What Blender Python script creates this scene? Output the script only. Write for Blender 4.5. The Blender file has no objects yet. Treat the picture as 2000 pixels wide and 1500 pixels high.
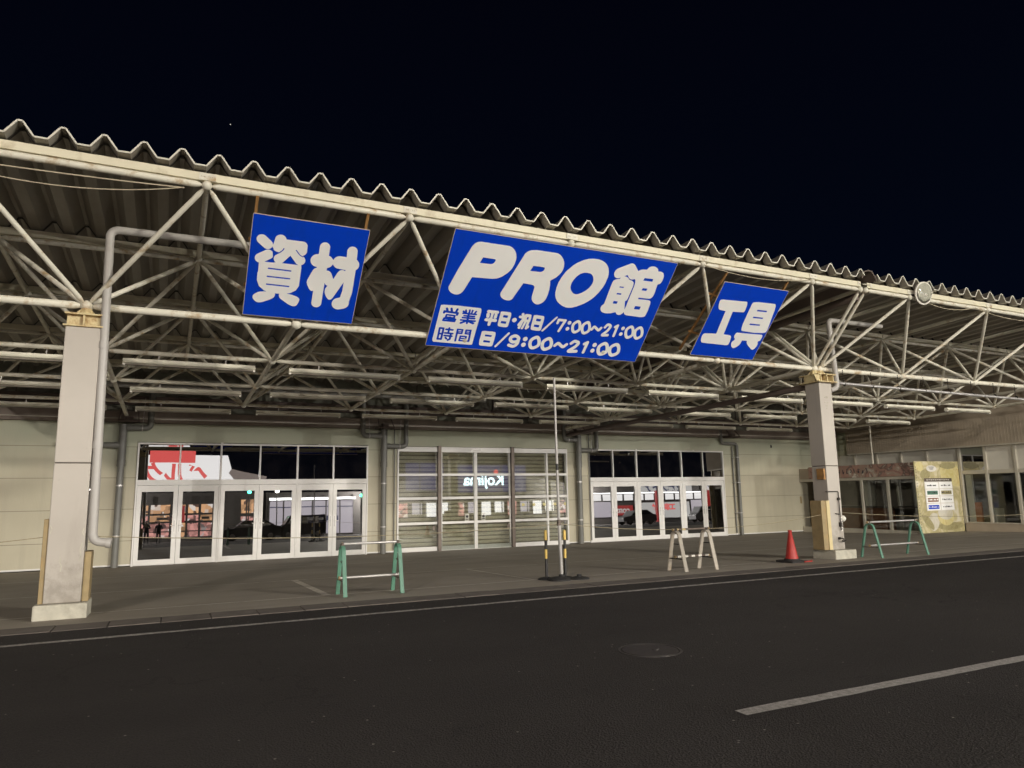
import bpy, bmesh, math, random, json
import numpy as np
from mathutils import Matrix, Vector
random.seed(7)
SC = bpy.context.scene
C = SC.collection

# ---------------------------------------------------------------- camera, world, light, exposure
YAW, PITCH, ROLL, FPX = .4502, .1552, -.0165, 1381.3
_cy, _sy, _cp, _sp = math.cos(YAW), math.sin(YAW), math.cos(PITCH), math.sin(PITCH)
_f = Vector((_sy*_cp, _cy*_cp, _sp)); _r0 = Vector((_cy, -_sy, 0)); _u0 = _r0.cross(_f)
_r = math.cos(ROLL)*_r0 + math.sin(ROLL)*_u0
_u = -math.sin(ROLL)*_r0 + math.cos(ROLL)*_u0
cam = bpy.data.objects.new('camera', bpy.data.cameras.new('camera')); C.objects.link(cam)
cam.matrix_world = Matrix(((_r.x, _u.x, -_f.x, 0), (_r.y, _u.y, -_f.y, 0), (_r.z, _u.z, -_f.z, 1.55), (0, 0, 0, 1)))
cam.data.sensor_width = 36; cam.data.lens = FPX*36/2000; cam.data.clip_end = 3000; cam.data.clip_start = .05
SC.camera = cam

SUN_ELEV, SUN_AZ, SUN_E, SUN_ANGLE = 8, 15.4, .28, 4
LAMP_W = (13200, 18500); EAVE_FILL_W = 19500
W = bpy.data.worlds.new('World'); SC.world = W; W.use_nodes = True
nt = W.node_tree; bg = nt.nodes['Background']
tc = nt.nodes.new('ShaderNodeTexCoord'); sp = nt.nodes.new('ShaderNodeSeparateXYZ'); rp = nt.nodes.new('ShaderNodeValToRGB')
nt.links.new(tc.outputs['Generated'], sp.inputs[0]); nt.links.new(sp.outputs['Z'], rp.inputs[0]); nt.links.new(rp.outputs[0], bg.inputs[0])
rp.color_ramp.elements[0].position = 0; rp.color_ramp.elements[0].color = (.0011, .0026, .0082, 1)
rp.color_ramp.elements[1].position = .75; rp.color_ramp.elements[1].color = (.0007, .0007, .0028, 1)
e_ = rp.color_ramp.elements.new(.38); e_.color = (.0008, .0016, .0048, 1)
bg.inputs[1].default_value = 1.0
sun = bpy.data.objects.new('sun', bpy.data.lights.new('sun', 'SUN')); C.objects.link(sun)
sun.data.energy = SUN_E; sun.data.angle = math.radians(SUN_ANGLE); sun.data.color = (1, .93, .80)
_a, _e = math.radians(SUN_AZ), math.radians(SUN_ELEV)
sun.rotation_euler = Vector((-math.sin(_a)*math.cos(_e), math.cos(_a)*math.cos(_e), -math.sin(_e))).to_track_quat('-Z', 'Y').to_euler()
sun.location = (20, -30, 30)
SC.view_settings.view_transform = 'Standard'; SC.view_settings.look = 'None'
SC.view_settings.exposure = 0; SC.view_settings.gamma = 1
SC.cycles.use_denoising = True
SC.cycles.max_bounces = 8

# ---------------------------------------------------------------- materials
def newmat(name):
    m = bpy.data.materials.new(name); m.use_nodes = True
    return m, m.node_tree, m.node_tree.nodes['Principled BSDF']
def N(nt, t, **kw):
    n = nt.nodes.new(t)
    for k, v in kw.items():
        if k in n.inputs: n.inputs[k].default_value = v
        else: setattr(n, k, v)
    return n
def mix(nt, fac, a, b):
    n = nt.nodes.new('ShaderNodeMix'); n.data_type = 'RGBA'
    for s, v in ((0, fac), (6, a), (7, b)):
        if hasattr(v, 'links'): nt.links.new(v, n.inputs[s])
        else: n.inputs[s].default_value = v if s == 0 else (*v, 1)
    return n.outputs[2]
def mapr(nt, v, a, b, c=0, d=1):
    n = nt.nodes.new('ShaderNodeMapRange'); nt.links.new(v, n.inputs[0])
    for i, q in enumerate((a, b, c, d)): n.inputs[i+1].default_value = q
    return n.outputs[0]
def noise(nt, vec, scale, detail=4, rough=.55, stretch=None):
    if stretch:
        mp = nt.nodes.new('ShaderNodeMapping'); mp.inputs['Scale'].default_value = stretch
        nt.links.new(vec, mp.inputs[0]); vec = mp.outputs[0]
    n = N(nt, 'ShaderNodeTexNoise', Scale=scale, Detail=detail, Roughness=rough); nt.links.new(vec, n.inputs['Vector'])
    return n.outputs[0]
def mat(name, col, rough=.6, metal=0, var=.12, scale=3, bump=0, bscale=40, dirt=None, dirt_amt=.5, dscale=1.5, dlo=.52, dhi=.7, stretch=None):
    m, nt, b = newmat(name)
    tc = nt.nodes.new('ShaderNodeTexCoord'); v = tc.outputs['Object']
    n1 = noise(nt, v, scale, 5)
    c = mix(nt, mapr(nt, n1, .3, .7), tuple(x*(1-var) for x in col), tuple(min(1, x*(1+var)) for x in col))
    if dirt:
        n2 = noise(nt, v, dscale, 8, .65, stretch)
        c = mix(nt, mapr(nt, n2, dlo, dhi, 0, dirt_amt), c, dirt)
        # mix needs a link for slot 6
    nt.links.new(c, b.inputs['Base Color'])
    b.inputs['Roughness'].default_value = rough; b.inputs['Metallic'].default_value = metal
    if bump:
        bp = N(nt, 'ShaderNodeBump', Strength=bump, Distance=.01); nt.links.new(noise(nt, v, bscale, 4), bp.inputs['Height']); nt.links.new(bp.outputs[0], b.inputs['Normal'])
    return m
def emat(name, col, s):
    m, nt, b = newmat(name)
    b.inputs['Base Color'].default_value = (.02, .02, .02, 1); b.inputs['Roughness'].default_value = .5
    b.inputs['Emission Color'].default_value = (*col, 1); b.inputs['Emission Strength'].default_value = s
    return m

def emat_goods(name, col, s, scale):
    """lit shop window: shelves of goods seen through the glass"""
    m, nt, b = newmat(name); tc = nt.nodes.new('ShaderNodeTexCoord')
    vo = N(nt, 'ShaderNodeTexVoronoi', Scale=scale); vo.distance = 'CHEBYCHEV'; nt.links.new(tc.outputs['Object'], vo.inputs['Vector'])
    hs = N(nt, 'ShaderNodeSeparateColor'); nt.links.new(vo.outputs['Color'], hs.inputs[0])
    c = mix(nt, mapr(nt, hs.outputs[0], .1, .9), tuple(x*.35 for x in col), col)
    c = mix(nt, mapr(nt, hs.outputs[1], .8, .9, 0, .8), c, (1, .95, .9)); c = mix(nt, mapr(nt, hs.outputs[2], .75, .85, 0, .85), c, (.06, .03, .03))
    nt.links.new(c, b.inputs['Emission Color']); b.inputs['Emission Strength'].default_value = s; b.inputs['Base Color'].default_value = (.02, .02, .02, 1)
    return m
M = {}
M['cream'] = mat('cream_paint', (.73, .69, .575), .45, 0, .06, 2.5, .05, 60, (.36, .22, .08), .85, 4.0, .53, .68)
M['purlin'] = mat('purlin_paint', (.71, .655, .49), .5, 0, .08, 2, .06, 50, (.33, .24, .12), .6, 3.5, .56, .75)
M['rustcap'] = mat('rusty_cap_paint', (.66, .55, .30), .6, 0, .15, 9, .15, 60, (.26, .12, .03), .9, 9, .45, .68)
M['deck'] = mat('roof_deck_steel', (.33, .305, .26), .5, .1, .12, .8, 0, 40, (.16, .12, .08), .55, .9, .45, .7, (1.6, .25, 1))
M['decktrim'] = mat('deck_edge', (.66, .63, .54), .5, .1, .06)
M['darkiron'] = mat('dark_iron', (.035, .028, .022), .7, .2, .2)
M['column'] = mat('column_panel', (.44, .385, .315), .55, 0, .04, 1.2, .03, 80, (.28, .24, .19), .40, 1.8, .52, .75, (1, 1, .25))
def m_column():
    m, nt, b = newmat('column_panel'); tc = nt.nodes.new('ShaderNodeTexCoord'); v = tc.outputs['Object']
    s = nt.nodes.new('ShaderNodeSeparateXYZ'); nt.links.new(v, s.inputs[0])
    c = mix(nt, mapr(nt, noise(nt, v, 1.2, 5), .3, .7), (.40, .358, .31), (.445, .40, .348))
    c = mix(nt, mapr(nt, noise(nt, v, 2.6, 7, .65, (1, 1, .16)), .52, .74, 0, .45), c, (.27, .235, .19))
    sp = N(nt, 'ShaderNodeMath', operation='SUBTRACT'); nt.links.new(noise(nt, v, 5, 7, .7), sp.inputs[0]); nt.links.new(mapr(nt, s.outputs['Z'], .15, 1.1, -.05, .35), sp.inputs[1])
    c = mix(nt, mapr(nt, sp.outputs[0], .3, .55, 0, .6), c, (.20, .175, .14))    # splash dirt and scuffs near the foot
    nt.links.new(c, b.inputs['Base Color']); b.inputs['Roughness'].default_value = .55
    bp = N(nt, 'ShaderNodeBump', Strength=.06, Distance=.02); nt.links.new(noise(nt, v, 3, 4), bp.inputs['Height']); nt.links.new(bp.outputs[0], b.inputs['Normal'])
    return m
M['column'] = m_column()
M['concrete'] = mat('footing_concrete', (.47, .44, .36), .85, 0, .12, 6, .25, 60, (.22, .20, .16), .6, 4, .5, .7)
M['guard'] = mat('yellow_guard', (.31, .23, .115), .7, 0, .12, 8, .1, 40, (.35, .22, .08), .6, 5, .5, .7)
M['guardface'] = mat('yellow_guard_face', (.58, .47, .25), .6, 0, .08, 6)
M['pipe'] = mat('beige_pipe', (.40, .375, .345), .45, 0, .05, 3, 0, 40, (.30, .27, .22), .5, 3, .52, .72)
M['greypipe'] = mat('grey_pvc', (.175, .17, .15), .42, 0, .08, 2)
M['white'] = mat('white_aluminium', (.78, .75, .71), .4, 0, .04, 3, 0, 40, (.52, .47, .40), .35, 3, .55, .75)
M['bronze'] = mat('bronze_post', (.14, .11, .09), .45, .4, .2, 4)
M['fixture'] = mat('fixture_enamel', (.80, .76, .62), .4, 0, .05, 4, 0, 40, (.5, .42, .3), .4, 4, .55, .75)
M['fixturedark'] = mat('fixture_inside', (.30, .27, .22), .6)
M['blue'] = mat('sign_blue', (.001, .050, .58), .5, 0, .05, 1.2, 0, 40, (.006, .05, .40), .5, 2.0, .5, .75, (3, .4, 1))
M['blue'].node_tree.nodes['Principled BSDF'].inputs['Specular IOR Level'].default_value = .15
M['signwhite'] = mat('sign_white', (.95, .935, .91), .5, 0, .025, 2)
M['signedge'] = mat('sign_edge', (.55, .45, .36), .6, 0, .1)
M['wood'] = mat('brown_steel_angle', (.33, .17, .055), .7, 0, .25, 6, 0, 40, (.10, .05, .02), .7, 5)
M['green'] = mat('green_paint', (.085, .205, .14), .5, 0, .12, 5, .05, 60, (.04, .09, .06), .6, 6, .55, .72)
M['polegrey'] = mat('grey_pole', (.38, .36, .34), .5, .1, .1, 4)
M['steel'] = mat('galvanised', (.50, .475, .455), .35, .55, .08, 8)
M['beigebar'] = mat('beige_barrier_paint', (.38, .335, .275), .5, 0, .1, 7, 0, 40, (.28, .20, .12), .7, 7, .52, .7)
M['rubber'] = mat('black_rubber', (.02, .018, .017), .8, 0, .2, 10)
M['red'] = mat('cone_red', (.40, .03, .022), .5, 0, .08, 8, 0, 40, (.22, .02, .015), .5, 6, .5, .72)
M['yellow'] = mat('post_yellow', (.70, .48, .12), .55, 0, .08)
M['black'] = mat('post_black', (.025, .023, .022), .55, 0, .1)
M['whitepaint'] = mat('white_stripe', (.72, .68, .60), .55, 0, .06)
M['rope'] = mat('rope_fibre', (.30, .25, .16), .9, 0, .4, 120)
M['wire'] = mat('pale_cable', (.52, .45, .32), .6)
M['brownpanel'] = mat('brown_fascia', (.37, .305, .23), .7, 0, .08, 2)
M['frost'] = mat('frosted_panel', (.60, .565, .49), .6, 0, .04, 2)
M['sash'] = mat('sash_beige', (.48, .44, .36), .45, .1, .06)
M['interior'] = mat('interior_wall', (.30, .26, .22), .8)
M['counter'] = mat('brown_counter', (.25, .11, .055), .6, 0, .1)
M['orange'] = mat('orange_board', (.55, .20, .08), .6)
M['upper'] = mat('dirty_upper_wall', (.235, .235, .185), .8, 0, .25, .9, 0, 40, (.10, .075, .06), .8, 1.6, .47, .64)
M['beam'] = mat('dark_beam', (.135, .10, .085), .7, 0, .1)
M['band'] = mat('eave_band', (.27, .22, .185), .6, 0, .08, 2, 0, 40, (.17, .13, .11), .6, 2.5)
M['silver'] = mat('silver_wrap', (.50, .49, .46), .38, .5, .15, 12, .3, 18)
M['shutter'] = mat('shutter_slats', (.66, .59, .45), .5, .1, .08, 2, 0, 40, (.22, .17, .11), .5, 2, .5, .72, (.3, 1, 2))
M['paper'] = mat('paper_note', (.70, .66, .60), .8)
M['ink'] = mat('dark_ink', (.05, .045, .05), .7)
M['manhole'] = mat('cast_iron', (.046, .038, .034), .55, .3, .2, 20, .3, 60)

def m_shutter():
    m, nt, b = newmat('shutter_slats'); tc = nt.nodes.new('ShaderNodeTexCoord'); v = tc.outputs['Object']
    s = nt.nodes.new('ShaderNodeSeparateXYZ'); nt.links.new(v, s.inputs[0])
    c = mix(nt, mapr(nt, noise(nt, v, 2, 5, .6, (.3, 1, 2)), .35, .7), (.80, .71, .54), (.68, .60, .44))
    md = N(nt, 'ShaderNodeMath', operation='PINGPONG'); nt.links.new(s.outputs['Z'], md.inputs[0]); md.inputs[1].default_value = .0725
    c = mix(nt, mapr(nt, md.outputs[0], .026, .008, 0, .8), c, (.17, .14, .10))  # shade between the slats painted in as darker grooves
    nt.links.new(c, b.inputs['Base Color']); b.inputs['Roughness'].default_value = .5
    return m
M['shutter'] = m_shutter()
def m_wall():
    m, nt, b = newmat('wall_siding')
    tc = nt.nodes.new('ShaderNodeTexCoord'); v = tc.outputs['Object']
    s = nt.nodes.new('ShaderNodeSeparateXYZ'); nt.links.new(v, s.inputs[0])
    base = mix(nt, mapr(nt, noise(nt, v, .7, 6), .3, .7), (.475, .43, .315), (.545, .495, .37))
    st = noise(nt, v, 1.6, 6, .6, (1.6, 1, .12))
    base = mix(nt, mapr(nt, st, .5, .78, 0, .55), base, (.39, .35, .265))
    # green cast of lamplight painted near the top edge of the boards, uneven
    top = N(nt, 'ShaderNodeMath', operation='ADD'); nt.links.new(mapr(nt, s.outputs['Z'], 2.3, 3.9, -.35, .42), top.inputs[0]); nt.links.new(mapr(nt, noise(nt, v, .5, 5), .3, .7, 0, .35), top.inputs[1])
    base = mix(nt, mapr(nt, top.outputs[0], 0, .7, 0, .8), base, (.44, .47, .35))
    # board joints every .916 m
    z = N(nt, 'ShaderNodeMath', operation='ADD'); nt.links.new(s.outputs['Z'], z.inputs[0]); z.inputs[1].default_value = 20 - 1.499 + .008
    md = N(nt, 'ShaderNodeMath', operation='MODULO'); nt.links.new(z.outputs[0], md.inputs[0]); md.inputs[1].default_value = .9165
    ln = N(nt, 'ShaderNodeMath', operation='LESS_THAN'); nt.links.new(md.outputs[0], ln.inputs[0]); ln.inputs[1].default_value = .016
    base = mix(nt, ln.outputs[0], base, (.24, .21, .155))
    rib = N(nt, 'ShaderNodeTexWave', Scale=9, Distortion=0); rib.bands_direction = 'X'; nt.links.new(v, rib.inputs['Vector'])
    bp = N(nt, 'ShaderNodeBump', Strength=.12, Distance=.01); nt.links.new(rib.outputs['Fac'], bp.inputs['Height']); nt.links.new(bp.outputs[0], b.inputs['Normal'])
    nt.links.new(base, b.inputs['Base Color']); b.inputs['Roughness'].default_value = .65
    return m
M['wall'] = m_wall()

def m_asphalt():
    m, nt, b = newmat('asphalt')
    tc = nt.nodes.new('ShaderNodeTexCoord'); v = tc.outputs['Object']
    big = noise(nt, v, .35, 6, .6, (.5, 1, 1)); fine = noise(nt, v, 75, 4, .75); mid = noise(nt, v, 9, 5)
    c = mix(nt, mapr(nt, big, .35, .65), (.037, .031, .029), (.056, .048, .044))
    c = mix(nt, mapr(nt, fine, .42, .66, 0, .85), c, (.016, .014, .013))
    vo = N(nt, 'ShaderNodeTexVoronoi', Scale=70.0); nt.links.new(v, vo.inputs['Vector'])
    c = mix(nt, mapr(nt, vo.outputs['Distance'], .16, .05, 0, .6), c, (.21, .185, .165))
    ck = N(nt, 'ShaderNodeTexVoronoi', Scale=.55); ck.feature = 'DISTANCE_TO_EDGE'
    wv = nt.nodes.new('ShaderNodeVectorMath'); wv.operation = 'MULTIPLY_ADD'; nw = N(nt, 'ShaderNodeTexNoise', Scale=2.2, Detail=5.0); nt.links.new(v, nw.inputs['Vector']); nt.links.new(nw.outputs[1], wv.inputs[0]); wv.inputs[1].default_value = (.7, .7, .7); nt.links.new(v, wv.inputs[2]); nt.links.new(wv.outputs[0], ck.inputs['Vector'])
    cm = N(nt, 'ShaderNodeMath', operation='MULTIPLY'); nt.links.new(mapr(nt, ck.outputs['Distance'], .012, .002, 0, 1), cm.inputs[0]); nt.links.new(mapr(nt, noise(nt, v, .22, 3), .5, .62, 0, .7), cm.inputs[1])
    c = mix(nt, cm.outputs[0], c, (.014, .012, .011))
    c = mix(nt, mapr(nt, noise(nt, v, .8, 5, .6), .56, .72, 0, .5), c, (.030, .025, .023))
    vs = N(nt, 'ShaderNodeTexVoronoi', Scale=5.0); nt.links.new(v, vs.inputs['Vector'])
    c = mix(nt, mapr(nt, vs.outputs['Distance'], .055, .03, 0, .9), c, (.34, .31, .27))
    nt.links.new(c, b.inputs['Base Color']); b.inputs['Roughness'].default_value = .85; b.inputs['Specular IOR Level'].default_value = .22
    bp = N(nt, 'ShaderNodeBump', Strength=1, Distance=.02)
    ad = N(nt, 'ShaderNodeMath', operation='ADD'); nt.links.new(fine, ad.inputs[0]); nt.links.new(vo.outputs['Distance'], ad.inputs[1])
    nt.links.new(ad.outputs[0], bp.inputs['Height']); nt.links.new(bp.outputs[0], b.inputs['Normal'])
    return m
M['asphalt'] = m_asphalt()
def m_pave():
    m, nt, b = newmat('pavement_concrete')
    tc = nt.nodes.new('ShaderNodeTexCoord'); v = tc.outputs['Object']
    c = mix(nt, mapr(nt, noise(nt, v, .5, 7, .6), .3, .7), (.26, .225, .18), (.34, .30, .245))
    c = mix(nt, mapr(nt, noise(nt, v, 1.1, 6, .6, (.25, 1.4, 1)), .5, .72, 0, .5), c, (.20, .17, .135))
    c = mix(nt, mapr(nt, noise(nt, v, 60, 3, .6), .4, .75, 0, .4), c, (.15, .13, .105))
    vs = N(nt, 'ShaderNodeTexVoronoi', Scale=1.3); nt.links.new(v, vs.inputs['Vector'])
    c = mix(nt, mapr(nt, vs.outputs['Distance'], .05, .03, 0, .6), c, (.4, .36, .3))
    nt.links.new(c, b.inputs['Base Color']); b.inputs['Roughness'].default_value = .75
    bp = N(nt, 'ShaderNodeBump', Strength=.35, Distance=.008); nt.links.new(noise(nt, v, 70, 4), bp.inputs['Height']); nt.links.new(bp.outputs[0], b.inputs['Normal'])
    return m
M['pave'] = m_pave()
def m_worn(name, paint, under, lo, hi, sc=14):
    m, nt, b = newmat(name)
    tc = nt.nodes.new('ShaderNodeTexCoord'); v = tc.outputs['Object']
    f = mapr(nt, noise(nt, v, sc, 8, .75), lo, hi)
    c = mix(nt, f, under, paint); c = mix(nt, mapr(nt, noise(nt, v, 120, 3), .45, .75, 0, .6), c, under)
    nt.links.new(c, b.inputs['Base Color']); b.inputs['Roughness'].default_value = .8
    bp = N(nt, 'ShaderNodeBump', Strength=.6, Distance=.008); nt.links.new(noise(nt, v, 120, 3), bp.inputs['Height']); nt.links.new(bp.outputs[0], b.inputs['Normal'])
    return m
M['line'] = m_worn('worn_white_line', (.50, .46, .42), (.075, .065, .056), .34, .62)
M['dash'] = m_worn('white_bay_line', (.36, .33, .31), (.10, .09, .082), .28, .60, 25)
M['ghost'] = m_worn('ghost_line', (.056, .049, .044), (.046, .040, .036), .55, .75, 9)
M['joint'] = m_worn('pale_joint', (.62, .56, .48), (.30, .26, .21), .32, .52, 5)
M['kerb'] = mat('kerb_slabs', (.12, .10, .085), .8, 0, .18, 4, .4, 60, (.13, .11, .09), .6, 3)

def m_mirror(name, col, rough=.015, warp=.0):
    m, nt, b = newmat(name)
    b.inputs['Base Color'].default_value = (*col, 1); b.inputs['Metallic'].default_value = 1; b.inputs['Roughness'].default_value = rough
    if warp:
        tc = nt.nodes.new('ShaderNodeTexCoord')
        bp = N(nt, 'ShaderNodeBump', Strength=warp, Distance=.02); nt.links.new(noise(nt, tc.outputs['Object'], 1.6, 2), bp.inputs['Height']); nt.links.new(bp.outputs[0], b.inputs['Normal'])
    return m
def m_darkglass():
    m, nt, b = newmat('dark_reflective_glass'); nt.nodes.remove(b); out = nt.nodes['Material Output']; tc = nt.nodes.new('ShaderNodeTexCoord'); v = tc.outputs['Object']
    df = N(nt, 'ShaderNodeBsdfDiffuse'); nt.links.new(mix(nt, mapr(nt, noise(nt, v, 2.5, 6, .6), .4, .7), (.004, .0035, .003), (.013, .011, .010)), df.inputs[0])
    gl = N(nt, 'ShaderNodeBsdfGlossy'); nt.links.new(mapr(nt, noise(nt, v, 4, 5), .45, .75, .005, .018), gl.inputs['Roughness'])
    bp = N(nt, 'ShaderNodeBump', Strength=.013, Distance=.02); nt.links.new(noise(nt, v, 1.3, 1), bp.inputs['Height']); nt.links.new(bp.outputs[0], gl.inputs['Normal'])
    mx = N(nt, 'ShaderNodeMixShader'); mx.inputs[0].default_value = .36; nt.links.new(df.outputs[0], mx.inputs[1]); nt.links.new(gl.outputs[0], mx.inputs[2]); nt.links.new(mx.outputs[0], out.inputs[0])
    return m
M['darkglass'] = m_darkglass()
def m_clear(k=.16, ior=1.55):
    m, nt, b = newmat('clear_glass'); nt.nodes.remove(b); out = nt.nodes['Material Output']
    tr = N(nt, 'ShaderNodeBsdfTransparent'); tr.inputs[0].default_value = (.88, .9, .88, 1)
    gl = N(nt, 'ShaderNodeBsdfGlossy'); gl.inputs['Roughness'].default_value = .012; gl.inputs[0].default_value = (.9, .9, .9, 1)
    fr = N(nt, 'ShaderNodeFresnel', IOR=ior)
    ad = N(nt, 'ShaderNodeMath', operation='MULTIPLY_ADD'); nt.links.new(fr.outputs[0], ad.inputs[0]); ad.inputs[1].default_value = 1.0; ad.inputs[2].default_value = k
    mx = N(nt, 'ShaderNodeMixShader'); nt.links.new(ad.outputs[0], mx.inputs[0]); nt.links.new(tr.outputs[0], mx.inputs[1]); nt.links.new(gl.outputs[0], mx.inputs[2])
    nt.links.new(mx.outputs[0], out.inputs[0])
    return m
M['clear'] = m_clear(); M['shopglass'] = m_clear(.015, 1.28)
def m_poster(name, cols, scale, seed, dis=1.5):
    m, nt, b = newmat(name)
    tc = nt.nodes.new('ShaderNodeTexCoord'); mp = nt.nodes.new('ShaderNodeMapping'); mp.inputs['Location'].default_value = (seed, seed*.7, seed*1.3)
    nt.links.new(tc.outputs['Object'], mp.inputs[0])
    n = N(nt, 'ShaderNodeTexNoise', Scale=scale, Detail=3, Roughness=.5, Distortion=dis); nt.links.new(mp.outputs[0], n.inputs['Vector'])
    r = nt.nodes.new('ShaderNodeValToRGB'); nt.links.new(n.outputs[0], r.inputs[0])
    el = r.color_ramp.elements
    el[0].position = .3; el[0].color = (*cols[0], 1); el[1].position = .72; el[1].color = (*cols[-1], 1)
    for i, c in enumerate(cols[1:-1]):
        q = el.new(.3 + .42*(i+1)/(len(cols)-1)); q.color = (*c, 1)
    nt.links.new(r.outputs[0], b.inputs['Base Color']); b.inputs['Roughness'].default_value = .45
    return m
M['banner'] = m_poster('meat_banner_print', [(.60, .55, .46), (.34, .25, .19), (.40, .22, .17), (.14, .095, .08), (.58, .48, .39)], 2.2, 3)
M['poster'] = m_poster('food_poster_print', [(.70, .64, .50), (.58, .50, .28), (.42, .36, .18), (.64, .56, .36), (.36, .31, .16)], 1.5, 8)
M['posteryellow'] = m_poster('lemon_yellow_print', [(.60, .49, .17), (.68, .60, .30), (.54, .40, .15)], 2.2, 2)
M['posterpale'] = m_poster('cream_cup_print', [(.62, .58, .50), (.68, .63, .52), (.55, .50, .36)], 2, 5)
M['posterolive'] = m_poster('olive_leaf_print', [(.24, .20, .08), (.40, .35, .18), (.30, .26, .12)], 5, 6)

# ---------------------------------------------------------------- mesh helpers
ORG = {}
class MB:
    DZ = 0
    def __init__(s): s.v = []; s.f = []
    def add(s, vs, fs):
        k = len(s.v); s.v += [(q[0], q[1], q[2]+MB.DZ) for q in vs]; s.f += [tuple(i+k for i in f) for f in fs]; return s
    def box(s, x0, y0, z0, x1, y1, z1):
        x0, x1 = min(x0, x1), max(x0, x1); y0, y1 = min(y0, y1), max(y0, y1); z0, z1 = min(z0, z1), max(z0, z1)
        return s.add([(x0,y0,z0),(x1,y0,z0),(x1,y1,z0),(x0,y1,z0),(x0,y0,z1),(x1,y0,z1),(x1,y1,z1),(x0,y1,z1)],
                     [(3,2,1,0),(4,5,6,7),(0,1,5,4),(1,2,6,5),(2,3,7,6),(3,0,4,7)])
    def bar(s, p0, p1, w, h, up=(0, 0, 1)):
        p0, p1 = Vector(p0), Vector(p1); d = (p1-p0).normalized(); up = Vector(up)
        if abs(d.dot(up)) > .98: up = Vector((0, 1, 0))
        a = d.cross(up).normalized(); b = a.cross(d)
        vs = [p + a*i*w/2 + b*j*h/2 for p in (p0, p1) for i, j in ((-1,-1),(1,-1),(1,1),(-1,1))]
        return s.add(vs, [(0,1,2,3),(7,6,5,4),(1,0,4,5),(2,1,5,6),(3,2,6,7),(0,3,7,4)])
    def rings(s, pts, rad, n=12, cap=True):
        pts = [Vector(p) for p in pts]; m = len(pts); prev = None; vs = []
        for i, p in enumerate(pts):
            t = ((pts[min(i+1, m-1)]-p).normalized() + (p-pts[max(i-1, 0)]).normalized())
            t = t.normalized() if t.length > 1e-9 else Vector((0, 0, 1))
            if prev is None:
                a = t.cross(Vector((0, 0, 1)));
                if a.length < .1: a = t.cross(Vector((0, 1, 0)))
                a.normalize()
            else: a = (prev - t*prev.dot(t)).normalized()
            prev = a; b = t.cross(a); r = rad[i] if isinstance(rad, (list, tuple)) else rad
            vs += [p + (a*math.cos(2*math.pi*k/n) + b*math.sin(2*math.pi*k/n))*r for k in range(n)]
        fs = [(i*n+k, i*n+(k+1) % n, (i+1)*n+(k+1) % n, (i+1)*n+k) for i in range(m-1) for k in range(n)]
        if cap: fs += [tuple(reversed(range(n))), tuple(range((m-1)*n, m*n))]
        return s.add(vs, fs)
    def lathe(s, c, prof, n=24, axis=(0, 0, 1)):
        c = Vector(c); ax = Vector(axis).normalized()
        a = ax.cross(Vector((0, 1, 0)))
        if a.length < .1: a = ax.cross(Vector((1, 0, 0)))
        a.normalize(); b = ax.cross(a); vs = []
        for r, h in prof: vs += [c + ax*h + (a*math.cos(2*math.pi*k/n) + b*math.sin(2*math.pi*k/n))*max(r, 1e-4) for k in range(n)]
        m = len(prof)
        fs = [(i*n+k, i*n+(k+1) % n, (i+1)*n+(k+1) % n, (i+1)*n+k) for i in range(m-1) for k in range(n)]
        fs += [tuple(reversed(range(n))), tuple(range((m-1)*n, m*n))]
        return s.add(vs, fs)
    def prism(s, poly, o, ex, ey, depth):
        o, ex, ey = Vector(o), Vector(ex), Vector(ey); nz = ex.cross(ey); n = len(poly)
        vs = [o+ex*x+ey*y for x, y in poly] + [o+ex*x+ey*y-nz*depth for x, y in poly]
        return s.add(vs, [tuple(range(n)), tuple(reversed(range(n, 2*n)))] + [(i, i+n, (i+1) % n+n, (i+1) % n) for i in range(n)])
    def build(s, name, m, parent=None, bevel=0, smooth=False, ang=40, pos=None):
        o_ = Vector((0, 0, 0))
        if parent is not None: o_ = ORG[parent.name]
        elif pos is not None: o_ = Vector(pos)
        me = bpy.data.meshes.new(name); me.from_pydata([tuple(Vector(q)-o_) for q in s.v], [], s.f); me.update()
        me.materials.append(m if not isinstance(m, str) else M[m])
        ob = bpy.data.objects.new(name, me); C.objects.link(ob)
        if parent is not None: ob.parent = parent; ORG[ob.name] = o_
        else: ob.location = o_; ORG[ob.name] = o_
        bm = bmesh.new(); bm.from_mesh(me); bmesh.ops.recalc_face_normals(bm, faces=bm.faces); bm.to_mesh(me); bm.free()
        if smooth:
            me.polygons.foreach_set('use_smooth', [True]*len(me.polygons))
            me.set_sharp_from_angle(angle=math.radians(ang))
        if bevel:
            bv = ob.modifiers.new('bevel', 'BEVEL'); bv.width = bevel; bv.segments = 2; bv.limit_method = 'ANGLE'
        return ob
def tag(o, label, cat, group=None):
    o['label'] = label; o['category'] = cat
    if group: o['group'] = group
    return o
def struct(o, label=None):
    o['kind'] = 'structure'
    if label: o['label'] = label
    return o
def thing(name, label, cat, loc, group=None):
    o = bpy.data.objects.new(name, None); C.objects.link(o); o.location = loc; o.empty_display_size = .2
    ORG[o.name] = Vector(loc); return tag(o, label, cat, group)
def dup(root, loc, rotz=0, label=None):
    def cp(o, par):
        c = o.copy(); C.objects.link(c)
        if par is not None: c.parent = par
        for ch in list(o.children): cp(ch, c)
        return c
    r = cp(root, None); r.location = loc; r.rotation_euler = (0, 0, rotz)
    if label: r['label'] = label
    return r
def arc(c, r, a0, a1, ex, ey, n=8):
    c, ex, ey = Vector(c), Vector(ex), Vector(ey)
    return [c + ex*r*math.cos(a0+(a1-a0)*i/n) + ey*r*math.sin(a0+(a1-a0)*i/n) for i in range(n+1)]
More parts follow.
